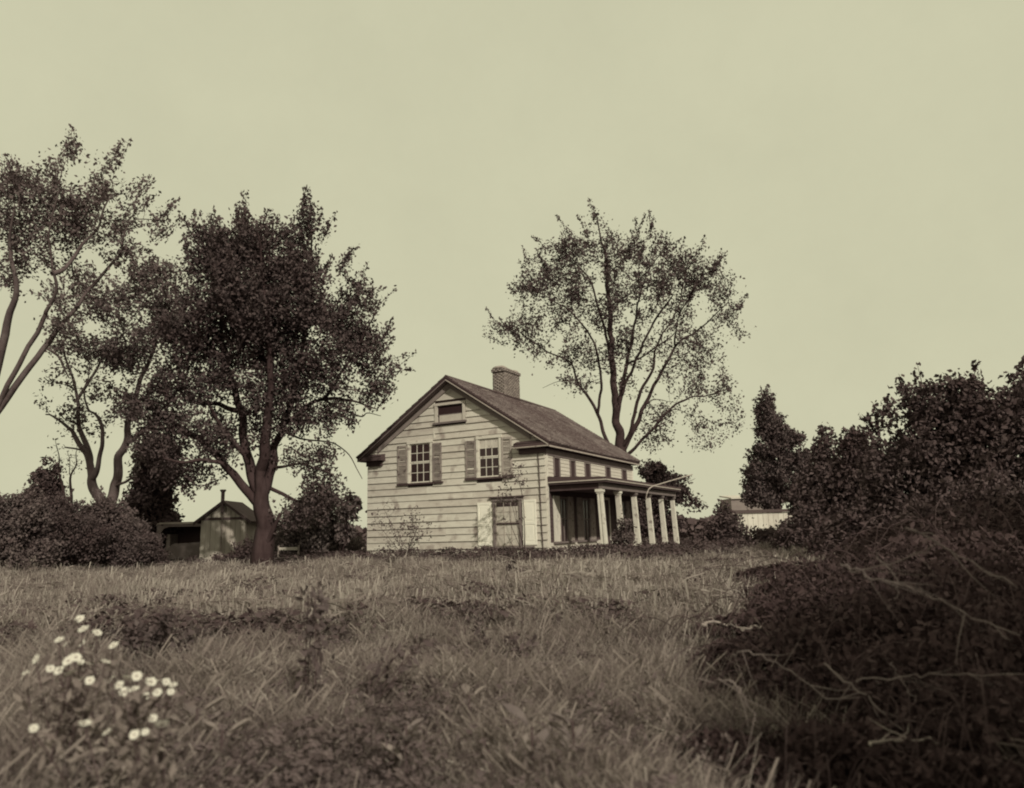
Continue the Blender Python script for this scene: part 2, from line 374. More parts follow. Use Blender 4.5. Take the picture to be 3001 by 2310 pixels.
# upper facade windows: short, dark
for (a, b) in UPW:
    mb = MB().box(.0, .06, a, a+.06, 2.74, 3.45).box(.0, .06, b-.06, b, 2.74, 3.45).box(.0, .06, a+.06, b-.06, 3.41, 3.45)
    w = hm('frieze_window', M_trimg, mb)
    hb('pane', mat('black_board', .025, .04, 3), .005, .02, a+.06, b-.06, 2.74, 3.41, parent=w)
# lower facade windows, door and pale shutters inside the porch
def fshutter(a, b, label=None):
    mb = MB().box(.035, .062, a, a+.07, .38, 2.02).box(.035, .062, b-.07, b, .38, 2.02).box(.036, .061, a+.07, b-.07, .38, .5).box(.036, .061, a+.07, b-.07, 1.9, 2.02).box(.036, .061, a+.07, b-.07, 1.1, 1.2).box(.04, .052, a+.07, b-.07, .5, 1.9)
    return hm('shutter', M_white if a < .6 else M_shut, mb)  # all but the nearest greyed to paint the porch shade
for (a, b, c, d) in LOWO:
    if c < 0:
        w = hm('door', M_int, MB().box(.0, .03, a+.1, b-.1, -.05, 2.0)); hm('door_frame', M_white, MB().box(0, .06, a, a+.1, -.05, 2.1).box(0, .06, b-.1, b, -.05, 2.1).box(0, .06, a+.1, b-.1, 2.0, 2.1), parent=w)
        continue
    mb = MB().box(0, .05, a, a+.07, c, d).box(0, .05, b-.07, b, c, d).box(0, .05, a+.07, b-.07, d-.07, d).box(0, .05, a+.07, b-.07, (c+d)/2-.02, (c+d)/2+.02).box(0, .045, (a+b)/2-.012, (a+b)/2+.012, c, d-.07)
    w = hm('window', M_trimg, mb); hb('window_sill', M_trimg, 0, .11, a-.62, b+.62, c-.07, c-.002, parent=w)
    hb('pane', M_glass, .0, .015, a+.07, b-.07, c, d-.07, parent=w)
    fshutter(a-.58, a-.02); fshutter(b+.02, b+.56)
# chimney: rough brick courses
def chimney():
    x0, x1, y0, y1, zb, ztop = -4.58, -3.94, 4.52, 5.92, 6.1, 8.10
    V = []; Q = []; r = random.Random(9); n = int((ztop-zb)/.072)
    core = hm('chimney', M_mort, MB().box(x0+.01, x1-.01, y0+.01, y1-.01, zb, ztop-.02))
    def brk(a, b, c, d, e, f):
        k = len(V); V.extend([(a, c, e), (b, c, e), (b, d, e), (a, d, e), (a, c, f), (b, c, f), (b, d, f), (a, d, f)])
        Q.extend([tuple(i+k for i in q) for q in [(0, 3, 2, 1), (4, 5, 6, 7), (0, 1, 5, 4), (1, 2, 6, 5), (2, 3, 7, 6), (3, 0, 4, 7)]])
    for i in range(n):
        z = zb+i*.072; cor = .045 if z > ztop-.23 else 0
        off = .1 if i % 2 else 0
        for side in range(4):
            lo, hi = ((y0, y1) if side < 2 else (x0, x1)); t = lo-cor-off
            while t < hi+cor:
                a = max(t, lo-cor); b = min(t+.196, hi+cor)
                if b-a > .03:
                    p = r.uniform(.0, .014)+cor
                    if side == 0: brk(x1-.05, x1+p, a, b, z, z+.06)
                    elif side == 1: brk(x0-p, x0+.05, a, b, z, z+.06)
                    elif side == 2: brk(a, b, y0-p-.003, y0+.05, z, z+.0605)
                    else: brk(a, b, y1-.05, y1+p+.003, z, z+.0605)
                t += .206
    o = link('bricks', np_mesh('bricks', V, Q), core, M_brick); tag(o, kind='stuff')
    # mortar shoulders left standing at the two ends of the worn cap
    for yy in (y0-.02, y1-.28):
        bm = bmesh.new(); bmesh.ops.create_icosphere(bm, subdivisions=2, radius=1)
        for v in bm.verts:
            q = v.co.copy(); k = 1+.12*noise.noise(q*2.2+Vector((yy, 0, 0))); v.co = Vector((q.x*.36*k-4.3, yy+.16+q.y*.22*k, ztop-.02+max(q.z, -.2)*.13*k))
        me = bpy.data.meshes.new('mortar_cap'); bm.to_mesh(me); bm.free(); link('mortar_cap', me, core, M_brick)
chimney()
# wire or pipe down the gable near the corner, insulator, small bracket on left edge
hm('drain_wire', M_trimd, MB().tube([(-.27, -.07, 3.5), (-.24, -.075, 3.3), (-.22, -.075, 2.2), (-.2, -.075, 1.0), (-.17, -.08, .1), (-.2, -.08, GZ)], .018, 6))
hm('drain_wire', M_trimd, MB().tube([(-.27, -.07, 3.5), (-.2, -.1, 3.56), (-.02, -.1, 3.58)], .012, 6))
hm('wall_bracket', M_trimd, MB().tube([(-W-.02, .1, 1.72), (-W-.1, .06, 1.76), (-W-.16, .05, 1.72)], .05, 6))
hb('patch_strip', M_white, -4.78, -4.71, -.062, -.03, 4.45, 4.72)
# ---- porch
def porch():
    y0, y1 = .02, L2
    p = hm('porch_roof', M_roofd, MB().prism([(.05, HP+.12), (PD, HP), (PD, HP-.07), (.05, HP-.07)], 'y', y0, y1))
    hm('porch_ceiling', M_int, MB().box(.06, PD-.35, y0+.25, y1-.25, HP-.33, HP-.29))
    hb('porch_moulding', M_line, PD-.03, PD-.001, y0-.004, y1+.002, HP-.115, HP-.073)
    hb('porch_moulding', M_line, .05, PD-.032, y0-.004, y0+.03, HP-.115, HP-.073)
    hb('porch_cornice', M_trimd, PD-.22, PD-.032, y0+.03, y1-.03, HP-.18, HP-.075)
    hb('porch_cornice', M_trimd, .05, PD-.222, y0+.03, y0+.22, HP-.18, HP-.075)
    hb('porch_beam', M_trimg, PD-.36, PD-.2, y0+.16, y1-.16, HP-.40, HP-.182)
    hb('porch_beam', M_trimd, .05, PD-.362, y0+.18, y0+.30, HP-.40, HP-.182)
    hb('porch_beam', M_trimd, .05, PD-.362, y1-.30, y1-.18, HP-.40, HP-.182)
    hb('porch_floor', M_trimg, .05, PD-.1, y0+.1, y1-.1, -.16, -.08)
    for k in range(6):
        y = y0+.28+(y1-y0-.56)*k/5; h = .098; x = PD-.27; zc = HP-.40; lean = -.085-.01*random.random()
        mb = MB()
        for (z0, z1, a) in ((-.16, -.0, h+.035),):
            mb.box(x-a, x+a, y-a, y+a, z0, z1)
        def ring(a, z): 
            s = lean*(z)/zc; return [(x+s-a, y-a, z), (x+s+a, y-a, z), (x+s+a, y+a, z), (x+s-a, y+a, z)]
        sh = [ring(h, .0), ring(h*.86, zc-.16)]
        if k == 0:  # first column is split by an open seam on the near face
            for (fa, fb) in ((-1, -.12), (.18, 1)):
                vv = []
                for (a, z) in ((h, 0.), (h*.86, zc-.16)):
                    s = lean*z/zc; vv += [(x+s+a*fa, y-a, z), (x+s+a*fb, y-a, z), (x+s+a*fb, y+a, z), (x+s+a*fa, y+a, z)]
                mb.add(vv, [(0, 3, 2, 1), (4, 5, 6, 7), (0, 1, 5, 4), (1, 2, 6, 5), (2, 3, 7, 6), (3, 0, 4, 7)])
        else:
            mb.add(sh[0]+sh[1], [(0, 3, 2, 1), (4, 5, 6, 7), (0, 1, 5, 4), (1, 2, 6, 5), (2, 3, 7, 6), (3, 0, 4, 7)])
        o = hm('porch_column', M_white, mb)
        s = lean; a = h*.86
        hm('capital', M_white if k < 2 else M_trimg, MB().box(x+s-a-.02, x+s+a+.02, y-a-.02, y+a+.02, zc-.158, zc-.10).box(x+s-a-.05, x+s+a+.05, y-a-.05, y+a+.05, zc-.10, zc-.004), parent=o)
        if k == 0: tag(o, 'corner porch column split by a dark open seam')
    # loose gutter pipe hanging off the porch eave
    ctr = [(PD-.05, 4.55, 1.92), (PD-.02, 4.6, 2.12), (PD+.02, 4.75, 2.3), (PD+.1, 5.0, 2.42), (PD+.55, 6.2, 2.68), (PD+1.1, 7.6, 2.98)]
    tag(hm('gutter_pipe', M_line, MB().tube(ctr, .024, 7)), 'bent pale pipe hanging loose off the porch eave')
porch()

# ---------------------------------------------------------------- vegetation machinery
def smooth_path(P, n=5):
    P = np.array(P); out = []
    for i in range(len(P)-1):
        p0, p1, p2, p3 = P[max(i-1, 0)], P[i], P[i+1], P[min(i+2, len(P)-1)]
        for t in np.arange(n)/n:
            out.append(.5*((2*p1)+(-p0+p2)*t+(2*p0-5*p1+4*p2-p3)*t*t+(-p0+3*p1-3*p2+p3)*t**3))
    out.append(P[-1]); return np.array(out)
REF = np.array([.35, .2, .1]); 
def tubes(pos, par, rad, main, sides=6):
    """one frustum per node, from its parent to itself; rings shared along the main line"""
    pos = np.asarray(pos); par = np.asarray(par); rad = np.asarray(rad); idx = np.where(par >= 0)[0]
    d = pos[idx]-pos[par[idx]]; L = np.linalg.norm(d, axis=1); ok = L > 1e-5; idx = idx[ok]; d = d[ok]/L[ok][:, None]
    ddir = np.zeros_like(pos); ddir[idx] = d; 
    ch0 = par[idx]; root = par < 0
    for i, j in zip(idx[::-1], ch0[::-1]):
        if root[j]: ddir[j] = ddir[i]
    dm = ddir.copy()
    # soften ring direction with main child
    for i, j in zip(idx, ch0):
        if main[i]: dm[j] = dm[j]+ddir[i]
    dm /= np.maximum(np.linalg.norm(dm, axis=1), 1e-6)[:, None]
    def frame(D):
        u = np.cross(D, np.array([.93, .30, .05])); bad = np.linalg.norm(u, axis=1) < .15; u[bad] = np.cross(D[bad], np.array([0, .2, 1.])); u /= np.maximum(np.linalg.norm(u, axis=1), 1e-6)[:, None]
        return u, np.cross(D, u)
    u, w = frame(dm); ang = 2*np.pi*np.arange(sides)/sides; ca, sa = np.cos(ang), np.sin(ang)
    ringE = pos[:, None]+rad[:, None, None]*(u[:, None]*ca[None, :, None]+w[:, None]*sa[None, :, None])
    mi = main[idx]; st = ringE[ch0].copy(); rs = np.minimum(rad[idx]*1.15, rad[ch0]); u2, w2 = u[idx], w[idx]
    own = pos[ch0][:, None]+rs[:, None, None]*(u2[:, None]*ca[None, :, None]+w2[:, None]*sa[None, :, None])
    st[~mi] = own[~mi]; V = np.concatenate([st, ringE[idx]], axis=1).reshape(-1, 3); n = len(idx)
    k = np.arange(sides); q = np.stack([k, (k+1) % sides, (k+1) % sides+sides, k+sides], 1)
    Q = (np.arange(n)[:, None, None]*2*sides+q[None]).reshape(-1, 4)
    return V, Q
def leaf_mesh(name, C, size, up=.0, aspect=1.7, dirs=None):
    n = len(C); d = rng.normal(size=(n, 3)); d[:, 2] += up
    if dirs is not None: d = d*.7+dirs
    d /= np.linalg.norm(d, axis=1)[:, None]; a = rng.normal(size=(n, 3)); u = np.cross(d, a); u /= np.linalg.norm(u, axis=1)[:, None]; w = np.cross(d, u)
    s = size*rng.uniform(.6, 1.35, n)[:, None]; L = d*s*aspect*.5; Wd = u*s*.5; bend = w*s*.12
    V = np.stack([C-L, C-L*.1+Wd+bend, C+L, C-L*.1-Wd+bend], 1).reshape(-1, 3); Q = np.arange(4*n).reshape(-1, 4)
    return np_mesh(name, V, Q)
def colonize(pos, par, rad_known, A, step, kill, infl=3.0, iters=90, jitter=.25, grav=0.0):
    pos = [np.array(p) for p in pos]; par = list(par); P = np.array(pos); alive = np.ones(len(A), bool)
    D = np.full(len(A), 1e9); NI = np.zeros(len(A), int)
    def upd(newP, base):
        for s in range(0, len(newP), 400):
            q = newP[s:s+400]; dd = np.linalg.norm(A[:, None]-q[None], axis=2); m = dd.argmin(1); v = dd[np.arange(len(A)), m]; b = v < D; D[b] = v[b]; NI[b] = base+s+m[b]
    upd(P, 0); seen = {}
    for it in range(iters):
        act = alive & (D < infl)
        if not act.any(): break
        ids = NI[act]; dv = (A[act]-P[ids])/np.maximum(D[act], 1e-4)[:, None]; un, inv = np.unique(ids, return_inverse=True)
        S = np.zeros((len(un), 3)); np.add.at(S, inv, dv); S /= np.maximum(np.linalg.norm(S, axis=1), 1e-4)[:, None]
        S += rng.normal(size=S.shape)*jitter; S[:, 2] += grav; S /= np.linalg.norm(S, axis=1)[:, None]
        keep = np.array([seen.get(int(i), 0) < 3 for i in un]); 
        for i in un: seen[int(i)] = seen.get(int(i), 0)+1
        if not keep.any():
            alive[act] = False; continue
        new = P[un[keep]]+S[keep]*step; base = len(P); P = np.vstack([P, new]); par += [int(i) for i in un[keep]]; upd(new, base)
        alive &= D > kill
    return P, np.array(par)
def sample_clumps(clumps, depth, n, thick=.8, zmin=GZ+.15, shell=.35, gap=None):
    """foliage attractors spread through ellipsoids; clump = (px,py,rx,ry,weight[,depth shift])"""
    Wt = np.array([c[2]*c[3]*c[4] for c in clumps], float); Wt /= Wt.sum(); k = rng.multinomial(n, Wt); out = []; dirs = []
    for c, m in zip(clumps, k):
        if m == 0: continue
        d = depth+(c[5] if len(c) > 5 else 0); ctr = at(c[0], c[1], d); q = rng.normal(size=(m, 3)); q /= np.linalg.norm(q, axis=1)[:, None]
        r = rng.uniform(shell**3, 1, m)**(1/3); q = q*r[:, None]; rx, ry = c[2]*d/F, c[3]*d/F; rd = max(rx, ry)*thick
        p = ctr+q[:, :1]*CR*rx+q[:, 1:2]*np.array([0, 0, 1.])*ry+q[:, 2:]*np.array([math.sin(YAW), math.cos(YAW), 0])*rd
        out.append(p); dirs.append(q)
    A = np.vstack(out); g = np.vstack(dirs); ok = A[:, 2] > zmin
    if gap: fq, th = gap; ok &= np.array([noise.noise(Vector(a)*fq)+.5*noise.noise(Vector(a)*fq*2.3) > th for a in A])
    return A[ok], g[ok]
M_bark = mat('bark', .022, .045, 6, stretch=(1, 1, .3), per='none', bump=.6)
M_barkl = mat('pale_bark', .07, .12, 6, stretch=(1, 1, .3), per='none', bump=.6)
def tree(name, label, cat, depth, trunk, limbs, clumps, n_att, leaves, leaf, lmat, bark=M_bark, r0=.4, spread=.22, step=.28, kill=.35, dj=1.2, spray=.35, group=None, tip=.008, zmin=GZ+.2, thick=.8, jitter=.25, up=.3, sides=6, gap=None, twigshare=.0, shoots=0, shoot_len=.9):
    """trunk and limbs: lists of (pixel path, r_start, r_end) at the tree's own distance; limbs get depth of their own"""
    pos = []; par = []; rad = []; main = []
    dirv = np.array([math.sin(YAW), math.cos(YAW), 0])
    def addpath(P, ra, rb, attach):
        S = smooth_path(P, 6); n = len(S); prev = attach
        S[1:-1] += np.array([[noise.noise(Vector(q)*1.3+Vector((0, 5*c_, 0))) for c_ in range(3)] for q in S[1:-1]])*min(.16, .05+ra*.4) if n > 8 else 0
        for i in range(n):
            if i == 0 and attach is not None: continue
            pos.append(S[i]); par.append(-1 if prev is None else prev); rad.append(ra+(rb-ra)*(i/(n-1))**.8); main.append(prev is not None and not (i == 1 and attach is not None)); prev = len(pos)-1
    base = at(*trunk[0][0][0], depth); g = gz(base[0], base[1])
    for (pth, ra, rb) in trunk:
        P = [at(x, y, depth) for (x, y) in pth]
        if not pos:
            P[0][2] = min(P[0][2], g-.1); P.insert(1, P[0]*.8+P[1]*.2); base = P[0]
            addpath(P, ra*1.5, rb, None)
            for i in range(1, min(5, len(pos))): rad[i] = min(rad[i], ra*(1.35-.08*i))
        else: 
            s = P[0]; j = int(np.argmin(np.linalg.norm(np.array(pos)-s, axis=1))); P[0] = pos[j]; addpath(P, ra, rb, j)
    for li, (pth, ra, rb) in enumerate(limbs):
        s = at(*pth[0], depth); dd = np.array([np.linalg.norm((p-s)-CF*np.dot(p-s, CF)) for p in pos]); j = int(dd.argmin()); dep0 = np.dot(pos[j]-CAM, CF)
        sgn = (-1 if li % 2 else 1)*dj*rng.uniform(.3, 1); n = len(pth); P = [pos[j]]+[at(pth[i][0], pth[i][1], dep0+sgn*i/(n-1)) for i in range(1, n)]
        addpath(P, ra, rb, j)
    nk = len(pos)
    A, Gd = sample_clumps(clumps, depth, n_att, zmin=zmin, thick=thick, gap=gap)
    P, PR = colonize(pos, par, None, A, step, kill, infl=max(3.0, step*9), jitter=jitter)
    n = len(P); R = np.zeros(n); R[:nk] = rad; acc = np.zeros(n)
    for i in range(n-1, nk-1, -1):
        r = max(tip, acc[i]**(1/2.3)); R[i] = r; acc[PR[i]] += r**2.3
    if nk: 
        lim = np.array([R[PR[i]] if PR[i] >= 0 else 1 for i in range(n)]); R[nk:] = np.minimum(R[nk:], np.maximum(lim[nk:]*.85, tip))
    mn = np.zeros(n, bool); mn[:nk] = main; best = {}
    for i in range(nk, n):
        j = PR[i]
        if j >= nk and (j not in best or R[i] > R[best[j]]): best[j] = i
    for j, i in best.items(): mn[i] = True
    V, Q = tubes(P, PR, R, mn, sides)
    root = empty(name, tuple(base), 0, label, cat, group); inv = Matrix.Translation(-Vector(base))
    o = link('trunk', np_mesh('trunk', V, Q, True), root, bark); o.matrix_parent_inverse = inv
    if leaves:
        k = rng.integers(0, len(A), leaves); dv = Gd[k]*.6+rng.normal(size=(leaves, 3))*.35; dv[:, 2] += up; dv /= np.linalg.norm(dv, axis=1)[:, None]
        dd = np.stack([Gd[i] for i in range(len(A))]); att_dir = dd+rng.normal(size=dd.shape)*.5; att_dir[:, 2] += up*1.5; att_dir /= np.linalg.norm(att_dir, axis=1)[:, None]
        t = rng.uniform(-.4, 1, leaves)[:, None]; C = A[k]+att_dir[k]*t*spray+rng.normal(size=(leaves, 3))*spread*(1-.72*np.clip(t, 0, 1)); ok = C[:, 2] > zmin-.3
        tw = int(leaves*twigshare)
        if tw and n > nk+5:
            i_ = rng.integers(nk, n, tw); dr = P[i_]-P[PR[i_]]; dr /= np.maximum(np.linalg.norm(dr, axis=1), 1e-4)[:, None]; dr[:, 2] += .25
            C[:tw] = P[i_]+dr*rng.uniform(-.3, 1.6, tw)[:, None]*step+rng.normal(size=(tw, 3))*spread*.42; att_dir = att_dir[k]; att_dir[:tw] = dr; k = np.arange(leaves); ok = C[:, 2] > zmin-.3
        Cs, Ds = C[ok], att_dir[k][ok]*.5
        if shoots:
            cc = A.mean(0); us = rng.normal(size=(shoots, 3)); us[:, 2] = np.abs(us[:, 2])*1.1-.25; us /= np.linalg.norm(us, axis=1)[:, None]; ex = []; ed = []; sv = []; sq = []; nn_ = 0
            for u in us:
                pr = (A-cc)@u-1.1*np.linalg.norm((A-cc)-((A-cc)@u)[:, None]*u, axis=1)*rng.uniform(.5, 1.2); p0 = A[int(pr.argmax())]; dd_ = u*.55+np.array([0, 0, .6])+rng.normal(size=3)*.15; dd_ /= np.linalg.norm(dd_); ll = shoot_len*rng.uniform(.45, 1.3); m_ = int(46*ll*(.08/leaf)); t_ = rng.uniform(-.25, 1, m_)
                ex.append(p0+dd_*t_[:, None]*ll+rng.normal(size=(m_, 3))*(.11-.07*np.clip(t_, 0, 1))[:, None]); ed.append(np.tile(dd_*.8, (m_, 1))); pp = np.array([p0-dd_*.3, p0+dd_*ll*.4, p0+dd_*ll*.95]); tv, tq = tubes(pp, np.array([-1, 0, 1]), np.array([.014, .010, .005]), np.array([False, False, True]), 3); sv.append(tv); sq.append(tq+nn_); nn_ += len(tv)
            Cs = np.vstack([Cs]+ex); Ds = np.vstack([Ds]+ed); o = link('shoots', np_mesh('shoots', np.vstack(sv), np.vstack(sq)), root, bark); o.matrix_parent_inverse = inv; tag(o, kind='stuff')
        o = link('crown', leaf_mesh('crown', Cs, leaf, dirs=Ds), root, lmat); o.matrix_parent_inverse = inv
    return root
def cr(x0, y0, s): return lambda pts: [(x0+a*s, y0+b*s) for a, b in pts]
def crc(x0, y0, s): return lambda cl: [(x0+c[0]*s, y0+c[1]*s, c[2]*s, c[3]*s)+tuple(c[4:]) for c in cl]
c3, c4, c5, c6, ce, cw = cr(120, 400, .4164), cr(450, 600, .4759), cr(120, 1200, .29747), cr(450, 1350, .29762), cr(1400, 600, .4759), cr(1900, 1050, .45788)
k3, k4, k5, k6, ke, kw = crc(120, 400, .4164), crc(450, 600, .4759), crc(120, 1200, .29747), crc(450, 1350, .29762), crc(1400, 600, .4759), crc(1900, 1050, .45788)
L_maple = mat('maple_leaves', .035, .10, .8, per='leaf', translucent=.15)
L_elm = mat('elm_leaves', .05, .11, .8, per='leaf', translucent=.2)
L_ash = mat('ash_leaves', .07, .14, .8, per='leaf', translucent=.2)
L_dark = mat('dark_leaves', .035, .09, .8, per='leaf', translucent=.12)
L_cedar = mat('cedar_leaves', .05, .11, .8, per='leaf', translucent=.12)
L_shrub = mat('shrub_leaves', .07, .15, .8, per='leaf', translucent=.2)
L_bramble = mat('bramble_leaves', .022, .06, .8, per='leaf', translucent=.1)
M_twig = mat('grey_twigs', .10, .18, 3, per='none')

# ---------------------------------------------------------------- trees
tree('maple_tree', 'big dense dark broadleaf tree with many upright shoots, between the shed and the house', 'tree', 27,
     [(c6([(1090, 960), (1085, 700), (1070, 450), (1060, 250), (1050, 150), (1080, -150)]), .36, .12)],
     [(c4(p), a, b) for p, a, b in [
         ([(650, 1800), (620, 1690), (570, 1500), (540, 1300), (480, 1100), (430, 900), (400, 650), (350, 400), (320, 220)], .24, .02),
         ([(660, 1680), (700, 1400), (720, 1150), (700, 850), (680, 500), (640, 170)], .24, .02),
         ([(700, 1800), (720, 1640), (750, 1500), (800, 1350), (880, 1050), (950, 700), (980, 400), (950, 120)], .22, .02),
         ([(800, 1350), (950, 1240), (1100, 1190), (1250, 1220), (1380, 1270)], .12, .02),
         ([(1040, 1215), (1180, 1270), (1280, 1305), (1320, 1285), (1400, 1300)], .05, .012),
         ([(1020, 1215), (1150, 1050), (1300, 800), (1400, 580)], .08, .015),
         ([(650, 1880), (580, 1760), (500, 1660), (350, 1500), (200, 1400), (100, 1330), (0, 1270), (-60, 1180)], .2, .05),
         ([(560, 1740), (480, 1640), (420, 1590), (300, 1570), (160, 1590), (60, 1560)], .13, .03),
         ([(530, 1290), (400, 1230), (250, 1210), (180, 1160), (100, 1000)], .12, .03),
         ([(700, 1640), (780, 1615), (900, 1600), (1050, 1640), (1120, 1690)], .07, .02),
         ([(790, 1400), (900, 1440), (1080, 1460), (1200, 1540), (1285, 1690)], .05, .012),
         ([(560, 1560), (450, 1400), (350, 1250)], .12, .05),
         ([(760, 1750), (900, 1830), (1000, 1740), (1080, 1760)], .08, .02)]],
     k4([(700, 560, 380, 400, 1.5), (450, 420, 230, 230, 1.3), (500, 750, 340, 300, 1.4), (880, 330, 170, 190, 1.0), (330, 300, 120, 140, .8), (650, 260, 280, 140, 1.2), (1080, 520, 180, 180, 1.1), (1050, 850, 300, 250, 1.3), (1250, 640, 120, 170, .8),
         (1300, 900, 160, 130, .8), (1230, 1120, 230, 110, .9), (250, 850, 180, 200, 1.0), (200, 1080, 220, 170, .9), (600, 1100, 260, 180, 1.0), (850, 1080, 200, 150, .8), (1350, 1230, 90, 50, .8), (1000, 1400, 180, 90, .5), (350, 1350, 280, 120, .45),
         (-20, 1250, 170, 120, .7), (150, 1650, 150, 70, .6), (500, 1420, 240, 160, .5), (760, 1300, 260, 140, .7), (1130, 1330, 170, 80, .5), (1000, 1850, 190, 100, .55), (850, 1950, 120, 60, .4), (100, 1450, 200, 130, .7), (950, 1560, 200, 90, .6), (1000, 1740, 150, 80, .4), (250, 1700, 120, 80, .3), (350, 190, 60, 70, .8), (260, 220, 40, 80, .8), (930, 130, 60, 90, .7), (1030, 190, 50, 80, .5), (550, 150, 60, 80, .7), (1400, 560, 40, 50, .4), (1420, 860, 70, 70, .5), (1440, 1000, 60, 60, .5)]),
     8500, 72000, .08, L_maple, spread=.22, spray=.6, up=.6, dj=1.8, tip=.008, gap=(.85, -.12), twigshare=.6, step=.21, kill=.24, shoots=230, shoot_len=.85)
tree('elm_tree', 'tall open fan-shaped tree with bare limbs showing, standing behind the far end of the house', 'tree', 42,
     [([(1832, 1600), (1828, 1450), (1822, 1330)], .42, .36), (ce([(885, 1530), (868, 1400), (850, 1250), (832, 1000), (820, 750), (805, 500), (785, 300), (760, 220), (735, 80)]), .34, .03)],
     [(ce(p), a, b) for p, a, b in [
         ([(868, 1350), (880, 1150), (920, 960), (955, 800), (980, 650), (1040, 430), (1150, 270)], .17, .02),
         ([(890, 1500), (940, 1400), (990, 1180), (1080, 1000), (1110, 850), (1230, 640), (1290, 400)], .15, .02),
         ([(900, 1530), (960, 1390), (1030, 1230), (1150, 1000), (1240, 850), (1400, 740), (1550, 580)], .19, .02),
         ([(905, 1560), (930, 1530), (1060, 1400), (1180, 1260), (1300, 1190), (1430, 1170), (1540, 1130)], .13, .02),
         ([(900, 1590), (790, 1450), (740, 1290), (660, 1160), (610, 1080), (560, 960), (420, 900), (250, 780), (65, 712)], .15, .015),
         ([(740, 1290), (760, 1100), (740, 930), (690, 800), (600, 690), (520, 620), (370, 540), (245, 465)], .1, .015),
         ([(855, 1220), (800, 850), (740, 620), (680, 450), (560, 320), (465, 225)], .12, .015),
         ([(930, 1000), (1040, 920), (1180, 820), (1220, 780)], .06, .02),
         ([(1020, 1240), (1100, 1200), (1220, 1220)], .05, .012),
         ([(895, 1180), (960, 990), (1080, 730), (1160, 620), (1200, 560)], .11, .03),
         ([(1160, 1290), (1230, 1260), (1340, 1310)], .04, .012),
         ([(1240, 860), (1220, 760), (1260, 640), (1370, 480)], .07, .015),
         ([(600, 1080), (500, 1090), (400, 1130)], .03, .01)]],
     ke([(800, 480, 600, 300, .16), (1150, 1000, 450, 450, .04), (450, 820, 380, 200, .10), (620, 320, 150, 100, 1.7), (540, 260, 80, 50, 1.2), (860, 290, 110, 120, 1.6), (1250, 420, 150, 140, 2.0), (1060, 430, 120, 120, 1.1), (560, 500, 190, 80, 1.9), (340, 530, 120, 50, 1.4), (1440, 470, 130, 120, .6), (1530, 640, 80, 130, 1.2), (1610, 790, 55, 50, 1.1), (220, 760, 150, 50, .9), (330, 860, 130, 70, .7),
         (620, 950, 120, 80, 1.1), (830, 620, 150, 130, .9), (1010, 820, 180, 170, .3), (1240, 680, 90, 100, .7), (1280, 1060, 150, 110, .9), (1500, 1160, 100, 110, 1.2), (1370, 1420, 170, 90, .5), (1100, 1430, 130, 90, .6), (740, 780, 110, 110, .6), (1400, 890, 130, 110, .45), (735, 120, 40, 60, 1.2), (590, 1100, 110, 70, .5), (470, 700, 130, 90, .4),
         (1360, 300, 60, 60, 1.0), (1150, 270, 60, 50, 1.0), (920, 870, 70, 120, .7), (840, 950, 90, 120, .8), (1590, 1320, 60, 90, .3), (1200, 1290, 150, 80, .3), (660, 590, 120, 90, .7), (450, 420, 70, 40, .9)]),
     6800, 24000, .095, L_elm, r0=.3, spread=.26, spray=.6, dj=2.4, step=.27, kill=.32, tip=.010, up=.35, jitter=.35, gap=(.8, .0), twigshare=.62, shoots=110, shoot_len=1.0)
tree('ash_tree', 'twin-trunked tree forking low with thin grey foliage, left of the ivy-clad trunk', 'tree', 30,
     [([(308, 1640), (306, 1560), (304, 1500)], .4, .34), (c5([(620, 1000), (590, 920), (510, 720), (500, 620), (450, 480), (420, 400), (340, 270), (300, 190), (200, 120), (50, 50)]), .24, .03)],
     [(c5(p), a, b) for p, a, b in [
         ([(620, 1010), (680, 930), (740, 750), (765, 550), (805, 350), (860, 150), (900, -10), (1000, -340), (1150, -700), (1300, -1080), (1330, -1280)], .25, .03),
         ([(515, 680), (560, 600), (590, 450), (595, 200), (540, 70), (460, 0), (420, -200)], .12, .03),
         ([(470, 520), (450, 350), (400, 220), (380, 100), (365, 0), (330, -270), (240, -500), (170, -680)], .13, .03),
         ([(425, 410), (350, 385), (235, 370)], .05, .03),
         ([(870, 370), (1000, 230), (1150, 90), (1220, 0), (1390, -240), (1500, -500)], .14, .03),
         ([(745, 800), (850, 700), (950, 665)], .08, .03),
         ([(350, -100), (560, -420), (700, -640), (1000, -900)], .07, .02)]],
     k3([(600, 1250, 500, 330, .1), (400, 1750, 450, 200, .05), (830, 980, 120, 100, 1.5), (580, 1040, 150, 70, 1.1), (840, 1170, 120, 120, 1.4), (480, 1190, 120, 90, .9), (380, 1480, 200, 130, 1.2), (600, 1560, 140, 110, 1.4), (750, 1400, 100, 150, .5), (930, 1350, 110, 150, 1.0), (120, 1450, 110, 90, .6), (960, 1050, 80, 70, .9), (520, 1330, 90, 90, .8), (650, 1130, 80, 60, .8)])
     + k5([(280, 60, 160, 110, .5), (850, 60, 150, 90, .9), (520, 120, 100, 90, .25), (950, 420, 120, 90, .6), (1250, 120, 180, 130, .7), (1150, 270, 130, 60, .6)]),
     5200, 13500, .085, L_ash, bark=M_barkl, spread=.24, spray=.45, dj=1.8, tip=.008, gap=(.9, .02), twigshare=.55, step=.22, kill=.26, shoots=60, shoot_len=.7)
